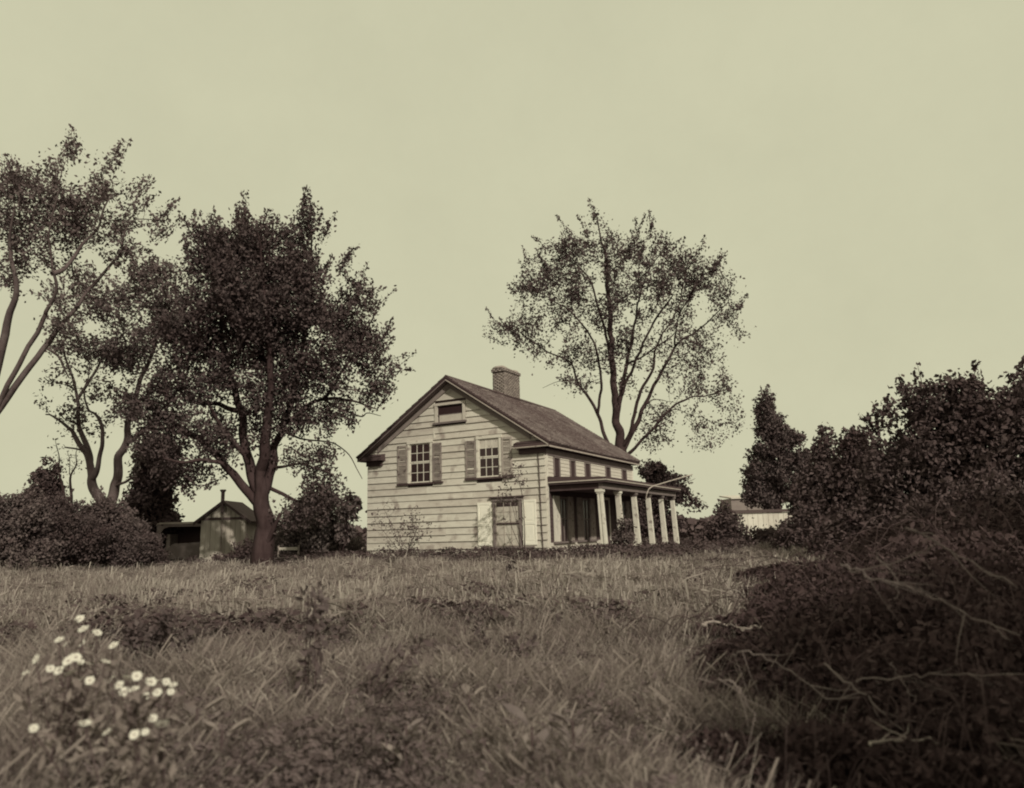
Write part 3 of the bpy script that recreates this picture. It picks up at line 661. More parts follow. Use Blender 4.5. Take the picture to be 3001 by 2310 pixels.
tree('locust_tree', 'tall ragged tree reaching into the picture from the far left edge', 'tree', 23,
     [([(-60, 1640), (-52, 1400), (-40, 1250)], .3, .2)],
     [(c3([(-385, 2040), (-150, 1720), (30, 1480), (150, 1330), (240, 1210), (310, 1120), (420, 980), (500, 880), (560, 800), (590, 680), (660, 600), (850, 600)]), .11, .012),
      (c3([(-385, 2040), (-150, 1600), (20, 1300), (40, 1230), (95, 1110), (112, 1010), (85, 900), (50, 760), (70, 600), (110, 450), (170, 180)]), .085, .012),
      (c3([(108, 1010), (160, 940), (210, 870), (290, 760), (400, 640), (450, 480), (520, 400)]), .09, .015),
      (c3([(290, 1060), (240, 990), (210, 880)]), .04, .02),
      (c3([(30, 1490), (120, 1560), (160, 1640), (200, 1700)]), .05, .02),
      (c3([(-385, 2040), (-260, 1400), (-180, 1100), (-220, 800), (-180, 500)]), .16, .02)],
     k3([(300, 600, 480, 420, .08), (-80, 600, 250, 400, .1), (70, 270, 80, 80, 1.8), (210, 170, 70, 80, 1.8), (330, 240, 120, 60, 1.6), (480, 170, 70, 30, .6), (500, 410, 110, 45, 2.0), (640, 390, 60, 35, 1.4), (610, 530, 100, 70, 1.3), (620, 690, 100, 90, 1.6), (800, 660, 110, 50, .8), (290, 490, 130, 70, .9), (260, 640, 130, 80, 1.5), (400, 560, 110, 70, .6), (100, 480, 100, 80, 1.0),
         (240, 1130, 110, 70, 1.6), (120, 760, 110, 100, .7), (60, 600, 80, 90, .9), (380, 700, 120, 50, .5), (130, 1340, 90, 50, .8), (620, 820, 60, 50, .5), (-120, 350, 160, 150, 1.2), (-150, 650, 150, 150, .9), (-200, 950, 120, 150, .7), (860, 590, 50, 30, .8), (250, 1020, 80, 60, .6)]),
     5000, 9500, .07, L_ash, bark=M_barkl, spread=.2, spray=.45, dj=1.6, tip=.007, gap=(1.0, .05), twigshare=.5, step=.19, kill=.22, shoots=80, shoot_len=.7)
tree('ivy_clad_tree', 'short dark trunk smothered in leafy vines behind the old car', 'tree', 33,
     [([(458, 1640), (455, 1500), (452, 1380), (460, 1300)], .3, .15)], [],
     k5([(1160, 430, 160, 110, 1), (1130, 650, 170, 170, 1.4), (1080, 900, 180, 170, 1.5), (1130, 1130, 190, 130, 1.3), (1000, 440, 60, 60, .4), (1260, 640, 90, 60, .5)]),
     500, 22000, .12, L_dark, spread=.22, spray=.25, up=.1)
cl = [(735, 230, 22, 40, 1), (752, 290, 42, 40, 1), (745, 350, 55, 40, 1), (770, 420, 75, 50, 1), (800, 480, 100, 45, 1), (725, 500, 60, 28, 1), (860, 520, 110, 45, 1), (780, 590, 125, 50, 1), (940, 540, 50, 26, .8), (800, 660, 150, 60, 1), (980, 640, 80, 40, 1), (760, 740, 150, 60, 1), (1020, 720, 110, 60, 1), (900, 800, 200, 60, 1), (700, 830, 90, 45, 1), (1000, 870, 180, 60, 1), (740, 900, 130, 60, 1), (1120, 830, 100, 80, 1), (840, 390, 26, 22, .8)]
tree('cedar_tree', 'pointed cone-shaped evergreen above the white shed', 'tree', 50, [([(2280, 1560), (2275, 1400), (2250, 1280), (2228, 1130)], .3, .02)], [], kw(cl), 1900, 32000, .12, L_cedar, spread=.16, spray=.5, up=.7, step=.4, kill=.5, gap=(.9, -.22))
tree('dark_tree', 'broad black-green tree filling the right edge above the brambles', 'tree', 17,
     [([(2830, 1720), (2840, 1500), (2850, 1350), (2870, 1200)], .3, .05)], [([(2840, 1480), (2740, 1350), (2660, 1250)], .12, .02), ([(2850, 1400), (2950, 1250), (3020, 1120)], .12, .02)],
     [(2770, 1270, 120, 110, 1.1), (2690, 1300, 90, 110, 1), (2880, 1290, 160, 150, 1.2), (2640, 1400, 90, 100, 1), (2780, 1440, 190, 150, 1.3), (2960, 1400, 160, 250, 1.3), (2680, 1165, 40, 35, .8), (2790, 1150, 60, 30, .9), (2860, 1130, 30, 35, .7), (2960, 1180, 90, 80, .8), (2590, 1290, 30, 40, .6), (2600, 1220, 25, 30, .6), (2720, 1560, 200, 120, 1)],
     2200, 52000, .075, L_dark, spread=.15, spray=.35, up=.3, gap=(1.0, -.25), shoots=70, shoot_len=.5)
tree('young_tree', 'slender pointed sapling in the middle of the right-hand thicket', 'tree', 24, [([(2512, 1620), (2510, 1450), (2506, 1300)], .1, .02)], [],
     [(2506, 1290, 22, 35, 1), (2500, 1330, 40, 40, 1), (2540, 1360, 50, 50, 1), (2500, 1400, 80, 60, 1), (2510, 1480, 110, 70, 1)], 400, 12000, .09, L_dark, spread=.14, spray=.22, up=.5)
tree('young_tree', 'sparse leggy sapling right of the pointed evergreen', 'tree', 28, [([(2425, 1620), (2430, 1450), (2425, 1290)], .09, .015)], [],
     [(2424, 1290, 14, 30, .7), (2420, 1325, 34, 24, .9), (2445, 1380, 50, 40, .8), (2400, 1400, 40, 50, .7), (2430, 1460, 70, 70, 1), (2370, 1480, 60, 70, .9)], 400, 8500, .1, L_dark, spread=.15, spray=.28, up=.5)
tree('low_tree', 'low bushy tree with side branches just beyond the end of the porch', 'tree', 46, [([(1930, 1600), (1930, 1500), (1925, 1420)], .2, .06)],
     [(cw([(60, 900), (160, 830), (300, 770)]), .05, .012), (cw([(60, 950), (200, 900), (350, 960)]), .04, .012)],
     kw([(20, 720, 70, 50, 1.2), (90, 790, 90, 70, 1.2), (160, 860, 100, 40, .9), (60, 900, 110, 70, 1.1), (240, 790, 70, 14, .7), (250, 900, 80, 20, .8), (310, 950, 60, 14, .5), (-20, 1010, 110, 100, 1), (100, 1050, 120, 60, .8), (-120, 1000, 100, 120, 1)]), 700, 13000, .13, L_dark, spread=.2, spray=.3, up=.2)
# shrubs ----------------------------------------------------
def shrub(label, depth, base, clumps, n_att, leaves, leaf, lm, name='shrub', group=None, bark=M_bark, stems=5, sr=.03, **kw_):
    bx, by = base; top = min(clumps, key=lambda c: c[1]); lim = []
    for i in range(stems):
        c = clumps[i % len(clumps)]; lim.append(([(bx, by), ((bx+c[0])/2+rng.uniform(-10, 10), (by+c[1])/2), (c[0]+rng.uniform(-.3, .3)*c[2], c[1])], sr, sr*.4))
    return tree(name, label, 'bush', depth, [([(bx, by), (bx, by-10)], sr*1.6, sr*1.4)], lim, clumps, n_att, leaves, leaf, lm, bark=bark, dj=.4, group=group, tip=.005, **kw_)
shrub('rounded greyish shrub with leafy tips, between the big tree and the house', 33, (930, 1640), k6([(1500, 600, 260, 170, 1.0), (1650, 520, 160, 140, 1), (1400, 750, 250, 160, 1), (1750, 450, 90, 80, .7), (1700, 780, 240, 160, 1.2), (1850, 560, 60, 70, .5), (1900, 850, 180, 90, 1), (1800, 650, 90, 60, .7), (1560, 420, 120, 80, .6)]), 900, 20000, .085, mat('pale_shrub_leaves', .11, .22, .8, per='leaf', translucent=.25), spread=.2, spray=.3, gap=(1.1, -.15), shoots=40, shoot_len=.5)
shrub('wispy sapling with scattered leaves against the sky left of the house', 31, (1000, 1640), [(1010, 1560, 30, 30, .6), (1030, 1480, 20, 35, .5), (1040, 1530, 14, 14, .4), (1035, 1455, 8, 10, .3), (1015, 1500, 20, 20, .4)], 70, 700, .13, L_shrub, name='sapling', spread=.1, spray=.2, stems=4)
shrub('twiggy bare bush in front of the left half of the gable wall', 25.2, (1190, 1640), [(1180, 1570, 60, 50, 1), (1205, 1530, 35, 40, .8), (1130, 1500, 40, 30, .4), (1110, 1545, 25, 20, .5), (1250, 1560, 30, 35, .4), (1160, 1610, 60, 25, .8), (1225, 1540, 20, 60, .4)], 300, 650, .05, L_ash, sr=.012, spread=.06, spray=.1, stems=9, step=.16, kill=.2)
shrub('thin young tree in front of the ground floor window, leafy at its top', 25.4, (1535, 1640), [(1480, 1400, 22, 24, 1.4), (1515, 1385, 24, 30, .9), (1480, 1440, 18, 25, .6), (1490, 1465, 30, 12, 1), (1530, 1420, 20, 20, .5), (1480, 1560, 10, 60, .15), (1520, 1530, 16, 40, .15)], 130, 260, .06, L_ash, sr=.014, name='young_tree', spread=.06, spray=.1, stems=7, step=.16, kill=.2)
shrub('leafy bush climbing in front of the second porch column', 26, (1830, 1650), [(1832, 1545, 16, 28, 1), (1828, 1590, 28, 40, 1.2), (1800, 1620, 45, 25, 1)], 150, 3200, .06, L_shrub, spread=.08, spray=.1, step=.16, kill=.2)
LEFT = [('tangled shrub at the far left under the ragged tree', 25, (200, 1660), [(190, 1530, 80, 60, 1), (170, 1600, 100, 60, 1), (230, 1590, 80, 60, 1), (160, 1500, 60, 40, .8)]),
        ('wide shrub around the foot of the twin-trunked tree', 27, (330, 1665), [(300, 1530, 60, 50, 1), (330, 1580, 80, 60, 1), (270, 1610, 90, 50, 1), (370, 1600, 70, 50, 1), (350, 1560, 40, 40, .6)]),
        ('low dark shrub in front of the derelict car', 26, (430, 1668), [(405, 1630, 45, 32, 1), (440, 1652, 45, 14, .6), (380, 1615, 40, 45, 1)]),
        ('bush at the left margin beyond the tangled shrub', 24, (50, 1660), [(40, 1540, 90, 80, 1), (70, 1610, 100, 60, 1), (-30, 1560, 90, 90, 1)]),
        ('small dark bush hiding the lower right corner of the shed', 27.5, (725, 1690), [(720, 1640, 24, 34, 1), (700, 1660, 50, 24, .9), (735, 1670, 20, 30, .7)])]
for li_, (lb, d, b, cl) in enumerate(LEFT): shrub(lb, d, b, cl, 700, (20000, 13000, 15000, 15000, 5000)[li_], (.06, .08, .055, .07, .06)[li_], L_ash if li_ == 1 else L_shrub if li_ == 3 else mat('thicket_leaves', .035, .10, .8, per='leaf', translucent=.15) if d != 27.5 else L_dark, spread=.16, spray=.4, gap=(1.3, -.05), shoots=50, shoot_len=.55)
shrub('dark evergreen at the left margin behind the shrubs', 36, (120, 1640), [(140, 1385, 16, 40, 1), (130, 1430, 35, 50, 1), (110, 1500, 60, 70, 1), (150, 1450, 20, 40, .8)], 200, 7000, .12, L_dark, name='evergreen_bush', spread=.15, spray=.2)
for lb, pts in (('bare thin pole-like dead stem left of the forked tree', c5([(220, 900), (205, 700), (180, 560), (150, 350)])), ('bare forked dead stem beside the forked tree', c5([(300, 860), (305, 650), (330, 550), (355, 400)]))):
    tree('dead_tree', lb, 'dead tree', 29.5, [([(pts[0][0], 1640)]+pts, .06, .012)], [([pts[1], (pts[1][0]-8, pts[1][1]-40), (pts[1][0]-12, pts[1][1]-70)], .02, .008)], [(pts[-1][0], pts[-1][1], 12, 30, 1), (pts[2][0], pts[2][1], 14, 30, 1)], 30, 60, .06, L_ash)
# thicket and brambles on the right
TH = [('dark bush below the pointed evergreen in front of the white shed', 30, (2260, 1640), [(2220, 1590, 90, 34, 1), (2330, 1580, 100, 36, 1), (2130, 1560, 50, 50, 1), (2100, 1600, 70, 34, 1), (2120, 1510, 14, 34, .5)], 10000, .09),
      ('wide dark bush under the leggy sapling', 24, (2430, 1660), [(2430, 1560, 110, 60, 1), (2530, 1560, 100, 70, 1), (2360, 1590, 90, 50, 1), (2380, 1530, 50, 40, .8)], 18000, .08)]
for lb, d, b, cl, n, lf in TH: shrub(lb, d, b, cl, 420, n, lf, L_dark, spread=.15, spray=.2)
shrub('tall dark bush joining the brambles to the trees, right of the white shed', 17, (2560, 1680), [(2560, 1575, 130, 80, 1), (2480, 1600, 100, 60, 1), (2640, 1560, 120, 90, 1)], 600, 17000, .07, L_dark, name='tall_bush', spread=.14, spray=.25, gap=(1.2, -.25), shoots=40, shoot_len=.5)
shrub('tall dark bush at the right edge, in front of the broad tree', 13.5, (2860, 1740), [(2820, 1570, 170, 110, 1), (2950, 1540, 160, 130, 1), (2740, 1610, 120, 70, 1)], 700, 20000, .06, L_dark, name='tall_bush', spread=.12, spray=.25, gap=(1.3, -.25), shoots=50, shoot_len=.45)
THICK = [(15, 2500, 1.8, .6), (14, 2800, 2.5, 1.2), (12, 2280, 1.2, .5), (11, 2500, 1.6, .75), (11, 2800, 2, 1.2), (9, 2270, .9, .5), (8.5, 2480, 1.2, .8), (8.5, 2720, 1.4, 1.05), (8.5, 2980, 1.6, 1.4), (7, 2190, .7, .45), (6.5, 2400, .9, .7), (6.5, 2660, 1.1, .9), (6.5, 2920, 1.2, 1.15), (5.9, 2140, .5, .38),
         (5.2, 2220, .6, .45), (5, 2400, .7, .6), (5, 2640, .8, .75), (5, 2930, .9, 1.0), (4.4, 2160, .42, .34), (4.2, 2350, .5, .42), (4.0, 2520, .55, .5), (4.0, 2720, .6, .6), (4.0, 2950, .65, .8), (3.5, 2140, .34, .27), (3.3, 2330, .42, .34), (3.2, 2540, .42, .38), (3.2, 2740, .45, .42), (3.2, 2940, .5, .55), (2.8, 2120, .28, .2), (2.8, 2300, .3, .24), (2.7, 2500, .32, .27), (2.7, 2720, .4, .32), (2.7, 2920, .4, .36), (2.3, 2250, .24, .18), (2.3, 2480, .26, .2), (2.3, 2700, .3, .22), (2.3, 2920, .3, .24)]
def thicket():
    C = []; V = []; Q = []; nv = 0
    for d, px, r, h in THICK:
        g0 = at(px, 1540+2149*1.2/d, d); g0[2] = gz(g0[0], g0[1]); n = int(3600+6500*min(r, 1.4)); q = rng.normal(size=(n, 3)); q /= np.linalg.norm(q, axis=1)[:, None]; rr = rng.uniform(.25, 1.12, n)[:, None]**.6
        p = g0+q*rr*np.array([r, r, h]); p[:, 2] = g0[2]+np.abs(p[:, 2]-g0[2]); k = np.array([noise.noise(Vector(a)*(7/max(d, 3)))+.5*noise.noise(Vector(a)*(16/max(d, 3))) > -.18 for a in p]); C.append((p[k], .016+.0032*d))
        for i in range(int(12+9*r)):
            a0 = rng.uniform(0, 6.28); l = r*rng.uniform(.6, 1.5); s0 = g0+np.array([math.cos(a0), math.sin(a0), 0])*r*rng.uniform(0, .8); a1 = rng.uniform(0, 6.28); e = s0+np.array([math.cos(a1)*l, math.sin(a1)*l, 0]); hh = h*rng.uniform(.6, 1.12)
            P = smooth_path([s0, s0*.65+e*.35+np.array([0, 0, hh*.9]), s0*.3+e*.7+np.array([0, 0, hh]), e+np.array([0, 0, hh*rng.uniform(.1, .7)])], 3)
            w_ = .0022+.0003*d; tv, tq = tubes(P, np.arange(-1, len(P)-1), np.full(len(P), w_), np.arange(len(P)) > 0, 3); V.append(tv); Q.append(tq+nv); nv += len(tv)
    nt_ = nv; mi = [np.zeros(sum(len(q) for q in Q), np.int32)]
    for p, ls in C:
        me = leaf_mesh('tmp', p, ls, aspect=2.0); co = np.empty(len(me.vertices)*3, np.float32); me.vertices.foreach_get('co', co); co = co.reshape(-1, 3); V.append(co); Q.append(np.arange(len(co)).reshape(-1, 4)+nv); nv += len(co); mi.append(np.ones(len(co)//4, np.int32)); bpy.data.meshes.remove(me)
    me = np_mesh('bramble_thicket', np.vstack(V), np.vstack(Q)); me.materials.append(mat('cane', .025, .07, 3, per='leaf')); me.materials.append(L_bramble); me.polygons.foreach_set('material_index', np.concatenate(mi)); me.update()
    o = link('bramble_thicket', me); tag(o, 'dark tangled bramble thicket filling the right foreground', 'brambles', kind='stuff')
thicket()
THC = np.array([[*at(px, 1540+2149*1.2/d, d)[:2], r*.85] for d, px, r, h in THICK])
def in_thicket(x, y): return (np.hypot(x[:, None]-THC[None, :, 0], y[:, None]-THC[None, :, 1]) < THC[None, :, 2]).any(1)

def added_shade_tree(lb, x, y, r):  # unseen trees, added on the right to darken the brambles
    g = gz(x, y); root = empty('added_shade_tree', (x, y, g), 0, lb, 'tree', 'added shade trees outside the right edge')
    MB().tube([(0, 0, -.1), (.1, 0, 2), (0, .1, 4.5), (.1, .1, 6.5)], [.3, .24, .18, .06], 10).tube([(.05, .05, 3), (1, .5, 4.6), (2.2, 1, 6)], [.12, .09, .03], 8).tube([(.05, .05, 3.4), (-1, -.5, 4.8), (-2, -1.2, 6.2)], [.12, .09, .03], 8).build('trunk', M_bark, root)
    q = rng.normal(size=(15000, 3)); q /= np.linalg.norm(q, axis=1)[:, None]; C = q*rng.uniform(.2, 1, (15000, 1))**.5*np.array([r, r, 2.9])+np.array([0, 0, 5.9])
    C = C[np.array([noise.noise(Vector(a)*.8+Vector((x, 0, 0))) > -.22 for a in C])]; link('crown', leaf_mesh('crown', C, .2), root, L_dark)
added_shade_tree('unseen broad tree added beyond the right edge shading the near brambles', 21.5, -25.2, 3.6)
added_shade_tree('unseen broad tree added beyond the right edge shading the farthest brambles', 21.3, -16.6, 3.9)
added_shade_tree('unseen broad tree added beyond the right edge, rightmost of the three', 26.5, -22.0, 3.6)

# bare canes and dead wood over the brambles
cb = cr(2100, 1600, .3688)
CANES = [(3.8, .007, 'longest bare cane slanting down to the right edge across the brambles', [(1000, 140), (1100, 190), (1280, 270), (1400, 290), (1620, 370), (1780, 430), (2050, 560), (2400, 700)]),
         (4.0, .007, 'bare cane leaving the frame at the right above the longest cane', [(1500, -150), (1800, 0), (2100, 180), (2400, 330)]),
         (3.75, .004, 'short bare cane crossing the longest one', [(1250, 60), (1370, 190), (1430, 290), (1420, 420)]),
         (3.7, .006, 'straight bare cane pointing down to the right at mid bramble', [(870, 930), (1000, 1070), (1190, 1190), (1350, 1350), (1500, 1500)]),
         (3.9, .006, 'arched bare cane over the mound left of the straight one', [(100, 900), (180, 850), (350, 870), (600, 1010), (890, 1210), (1170, 1180)]),
         (3.5, .005, 'small arched cane at the left foot of the brambles', [(-80, 1130), (20, 1050), (150, 1110), (250, 1250), (330, 1400)]),
         (3.6, .003, 'thin bright straw stalk among the right-hand brambles', [(1380, 930), (1460, 1040), (1540, 1160), (1590, 1240)]),
         (3.4, .004, 'nearly level bare cane at the right edge', [(1100, 1050), (1450, 1045), (1700, 1040), (2100, 1025), (2400, 1030)]),
         (4.1, .004, 'bare cane sloping up behind the crossing canes', [(1050, 220), (1300, 160), (1600, 60), (1760, -20)])]
for d, r, lb, pts in CANES:
    P = smooth_path([at(x, y, d-.08*i) for i, (x, y) in enumerate(cb(pts))], 4); P += rng.normal(size=P.shape)*.004
    P += rng.normal(size=P.shape)*.006; mb = MB().tube([tuple(p) for p in P], [r*(1-.6*i/len(P)) for i in range(len(P))], 6)
    for j in range(2, len(P)-2, 3):
        dj_ = P[j+1]-P[j]; e = dj_/np.linalg.norm(dj_)*.06+rng.normal(size=3)*.05; mb.tube([tuple(P[j]), tuple(P[j]+e), tuple(P[j]+e*2+rng.normal(size=3)*.02)], [r*.5, r*.35, r*.12], 4)
    o = mb.build('bare_cane', M_twig); tag(o, lb, 'branch', 'bare canes over the brambles')
def log(lb, d, pts, r):
    P = smooth_path([at(x, y, d+.1*i) for i, (x, y) in enumerate(pts)], 4); P += rng.normal(size=P.shape)*.006
    P += rng.normal(size=P.shape)*r*.35; mb = MB().tube([tuple(p) for p in P], [r*(.55+.5*random.random())*(1-.45*i/len(P)) for i, _ in enumerate(P)], 8)
    for j in (2, 5, 8):
        if j < len(P)-1: e = rng.normal(size=3)*.06; e[2] = abs(e[2]); mb.tube([tuple(P[j]), tuple(P[j]+e*.6), tuple(P[j]+e+rng.normal(size=3)*.02)], [r*.45, r*.3, r*.12], 5)
    o = mb.build('dead_branch', mat('bleached_wood', .16, .3, 8, per='none', bump=.5)); tag(o, lb, 'dead wood')
log('pale bleached branch lying along the left edge of the brambles', 6.2, [(2058, 1832), (2080, 1822), (2130, 1828), (2165, 1842)], .020)
log('shorter bleached branch on the brambles right of the pale one', 5.6, [(2172, 1844), (2200, 1838), (2225, 1836), (2268, 1854)], .016)
log('bleached stick lying low in the bottom right brambles', 2.9, [(2540, 2182), (2620, 2172), (2660, 2170), (2740, 2176), (2775, 2199)], .007)

# ---------------------------------------------------------------- shed
S_yaw = math.radians(-28)
sc_ = at(652, 1600, 30.2); sx, sy = float(sc_[0]), float(sc_[1]); sg = gz(sx, sy)
shed = empty('outhouse_shed', (sx, sy, sg), -S_yaw*-1 if False else math.radians(28), 'small weathered plank shed with a vent pipe rising at its gable', 'shed')
M_plank = mat('grey_planks', .28, .5, 3, stretch=(2, 2, .35), bump=.4, stains=(.32, 2.2, .62))
M_plankd = mat('dark_planks', .05, .1, 3, stretch=(2, 2, .35), bump=.4)
sw, sdp, sh_, sr = .92, 1.9, 2.22, 2.9     # half width, depth, eave, ridge above ground
rs_ = random.Random(4)
MB().prism([(-sw+.03, -.1), (sw-.03, -.1), (sw-.03, sh_-.03), (0, sr-.14), (-sw+.03, sh_-.03)], 'y', .03, sdp-.03).build('frame', M_plankd, shed)
n = 9
for i in range(n):
    a = -sw+2*sw*i/n; b = -sw+2*sw*(i+1)/n-.012; t = rs_.uniform(.0, .012)
    def zt_(x): return sr-.12-abs(x)*(sr-sh_)/sw*.98
    if a < 0 < b: prof = [(a, -.1+rs_.uniform(0, .05)), (b, -.1), (b, zt_(b)), (0, zt_(0)), (a, zt_(a))]
    else: prof = [(a, -.1+rs_.uniform(0, .05)), (b, -.1), (b, zt_(b)), (a, zt_(a))]
    MB().prism(prof, 'y', -.012-t, .028).build('plank', M_plank, shed)
for i in range(9):
    a = .03+(sdp-.06)*i/9; b = .03+(sdp-.06)*(i+1)/9-.012; t = rs_.uniform(0, .012)
    MB().box(sw-.028, sw+.012+t, a, b, -.1, sh_-.02).build('plank', M_plank, shed)
MB().box(-sw-.02, sw+.02, -.05, -.028, sh_-.12, sh_-.02).build('crosspiece', M_plankd, shed)
for s in (-1, 1):
    ex = sw+.26; ez = sr-ex*(sr-sh_)/sw
    MB().prism([(0, sr), (s*ex, ez), (s*ex, ez-.05), (0, sr-.05)], 'y', -.2, sdp+.2).build('roof', mat('shed_roof', .045, .09, 4, bump=.5), shed)
    MB().prism([(s*.02, sr-.052), (s*ex, ez-.052), (s*ex, ez-.13), (s*.02, sr-.13)], 'y', -.18, -.15).build('barge_board', M_plankd, shed)
MB().tube([(-.03, -.12, sr-.5), (-.03, -.12, sr+.33)], .075, 10).tube([(-.03, -.12, sr+.33), (-.03, -.12, sr+.40), (-.03, -.12, sr+.44)], [.08, .13, .12], 10).build('vent_pipe', M_barkl, shed)
MB().tube([(-.03, -.09, .1), (-.03, -.09, sr-.4)], .03, 8).build('down_pipe', M_shut, shed)

# ---------------------------------------------------------------- derelict car
cp = at(540, 1600, 32.5); cg = gz(float(cp[0]), float(cp[1]))
car = empty('derelict_car', (float(cp[0]), float(cp[1]), cg), math.radians(32), 'derelict boxy old car with pale roof and open side, left of the shed', 'car')
M_rust = mat('rusted_steel', .11, .2, 4, bump=.3, rough=.7); M_canvas = mat('faded_roof', .22, .34, 5)
# side wall with a rounded window opening, built as a ring
def side(y, t=.03):
    outer = [(-.95, .55), (1.6, .55), (1.6, 2.0), (-.95, 2.06)]
    inner = [(-.82, 1.0), (-.5, .98), (-.2, 1.22), (1.5, 1.26), (1.5, 1.92), (-.45, 1.94), (-.66, 1.86), (-.79, 1.68)]
    mb = MB(); bm = bmesh.new()
    vo = [bm.verts.new((x, y, z)) for x, z in outer]; vi = [bm.verts.new((x, y, z)) for x, z in inner]
    eo = [bm.edges.new((vo[i], vo[(i+1) % 4])) for i in range(4)]; ei = [bm.edges.new((vi[i], vi[(i+1) % 8])) for i in range(8)]
    bmesh.ops.triangle_fill(bm, edges=eo+ei, use_beauty=True, use_dissolve=False)
    r = bmesh.ops.extrude_face_region(bm, geom=list(bm.faces)); bmesh.ops.translate(bm, vec=(0, t, 0), verts=[v for v in r['geom'] if isinstance(v, bmesh.types.BMVert)])
    bmesh.ops.recalc_face_normals(bm, faces=bm.faces); me = bpy.data.meshes.new('side_panel'); bm.to_mesh(me); bm.free(); return me
for y in (-.7, .7): link('side_panel', side(y), car, M_rust)
MB().box(-.94, 1.58, -.665, .695, .56, .60).box(-.945, -.92, -.665, .695, .6, 2.0).build('body', M_plankd, car)
MB().box(-.9, 1.56, .6, .66, .6, 1.98).build('far_side', M_trimd, car)
MB().prism([(-.97, 2.0), (-.93, 2.09), (-.8, 2.13), (1.55, 2.14), (1.64, 2.08), (1.66, 2.01), (1.6, 2.008), (-.9, 2.062)], 'y', -.75, .78).build('roof', M_canvas, car)
MB().box(-.6, -.45, -.5, .5, .62, 1.62).box(-.45, .1, -.5, .5, .62, 1.05).build('seat', M_shut, car)
MB().box(-1.0, 1.7, -.80, -.72, .40, .46).build('running_board', M_rust, car)
for x in (-.75, 1.35):
    for y in (-.68, .72):
        mb = MB(); mb.tube([(x, y-.04, .36), (x, y+.04, .36)], .36, 16); o = mb.build('wheel', mat('tyre', .02, .04, 4), car)
        MB().tube([(x, y-.06, .36), (x, y-.045, .36)], .1, 10).build('hub', M_shut, o)

# ---------------------------------------------------------------- bench, leaning log
bp_ = at(842, 1620, 29); bg_ = gz(float(bp_[0]), float(bp_[1]))
bench = empty('bench', (float(bp_[0]), float(bp_[1]), bg_), math.radians(26), 'low weathered bench with a pale back rail, right of the big tree trunk', 'bench')
M_bw = mat('bench_wood', .12, .22, 6, bump=.3)
MB().box(-.38, .38, .12, .16, .80, .92).build('back_rail', mat('pale_rail', .4, .55, 6), bench)
for s in (-1, 1):
    MB().box(s*.40-.03, s*.40+.03, .11, .17, -.05, 1.0).build('post', M_shut, bench)
    MB().box(s*.38-.03, s*.38+.03, -.34, -.28, -.05, .5).build('leg', M_bw, bench)
MB().box(-.42, .42, -.36, .10, .5, .54).build('seat', M_bw, bench)
a = at(822, 1505, 26.6); b = at(752, 1600, 27.0); b[2] = min(b[2], gz(b[0], b[1])+.15)
P = smooth_path([a, (a+b)/2+np.array([0, 0, .04]), b], 6)
o = MB().tube([tuple(p) for p in P], [.07+.02*i/len(P) for i in range(len(P))], 8).build('leaning_log', M_bark); tag(o, 'dark pole leaning up against the trunk of the big tree', 'log')

# ---------------------------------------------------------------- white low shed, grey building, dark crate on the right
wl = at(2165, 1560, 43); wr = at(2345, 1556, 43); dv = Vector((wr-wl)); dv.z = 0; ln = dv.length; ang = math.atan2(dv.y, dv.x)
ws = empty('white_shed', (float(wl[0]), float(wl[1]), GZ), ang, 'low whitewashed plank shed half hidden under the pointed evergreen', 'shed')
M_ww = mat('whitewash', .42, .66, 2, bump=.3, stains=(.2, 3, .62))
k = 12
MB().box(.02, ln-.02, .03, 1.6, 0, 1.95).build('frame', M_plankd, ws)
for i in range(k): MB().box(ln*i/k, ln*(i+1)/k-.015, -.012-rs_.uniform(0, .015), .028, 0, 1.98).build('plank', M_ww, ws)
MB().prism([(-.12, 1.99), (1.75, 2.15), (1.75, 2.2), (-.12, 2.03)], 'x', -.1, ln+.1).build('roof', M_roofd, ws)
gb_ = at(2150, 1560, 56); gbd = empty('grey_outbuilding', (float(gb_[0]), float(gb_[1]), GZ), ang, 'grey outbuilding with a pale roof edge peeping out left of the pointed evergreen', 'building')
MB().box(0, 3.6, 0, 3, 0, 3.35).build('wall', mat('grey_wall', .17, .27, 3), gbd)
MB().prism([(-.15, 3.3), (3.15, 3.6), (3.15, 3.7), (-.15, 3.4)], 'x', -.02, 3.75).build('roof', M_ww, gbd)
dc = at(2052, 1590, 34); crate = empty('dark_crate', (float(dc[0]), float(dc[1]), gz(float(dc[0]), float(dc[1]))), ang, 'dark square box standing in the weeds beyond the porch', 'box')
MB().box(-.27, .3, 0, .5, .0, .92).build('body', M_trimd, crate); MB().box(-.3, .34, -.03, .53, .921, .96).build('lid', M_plankd, crate)

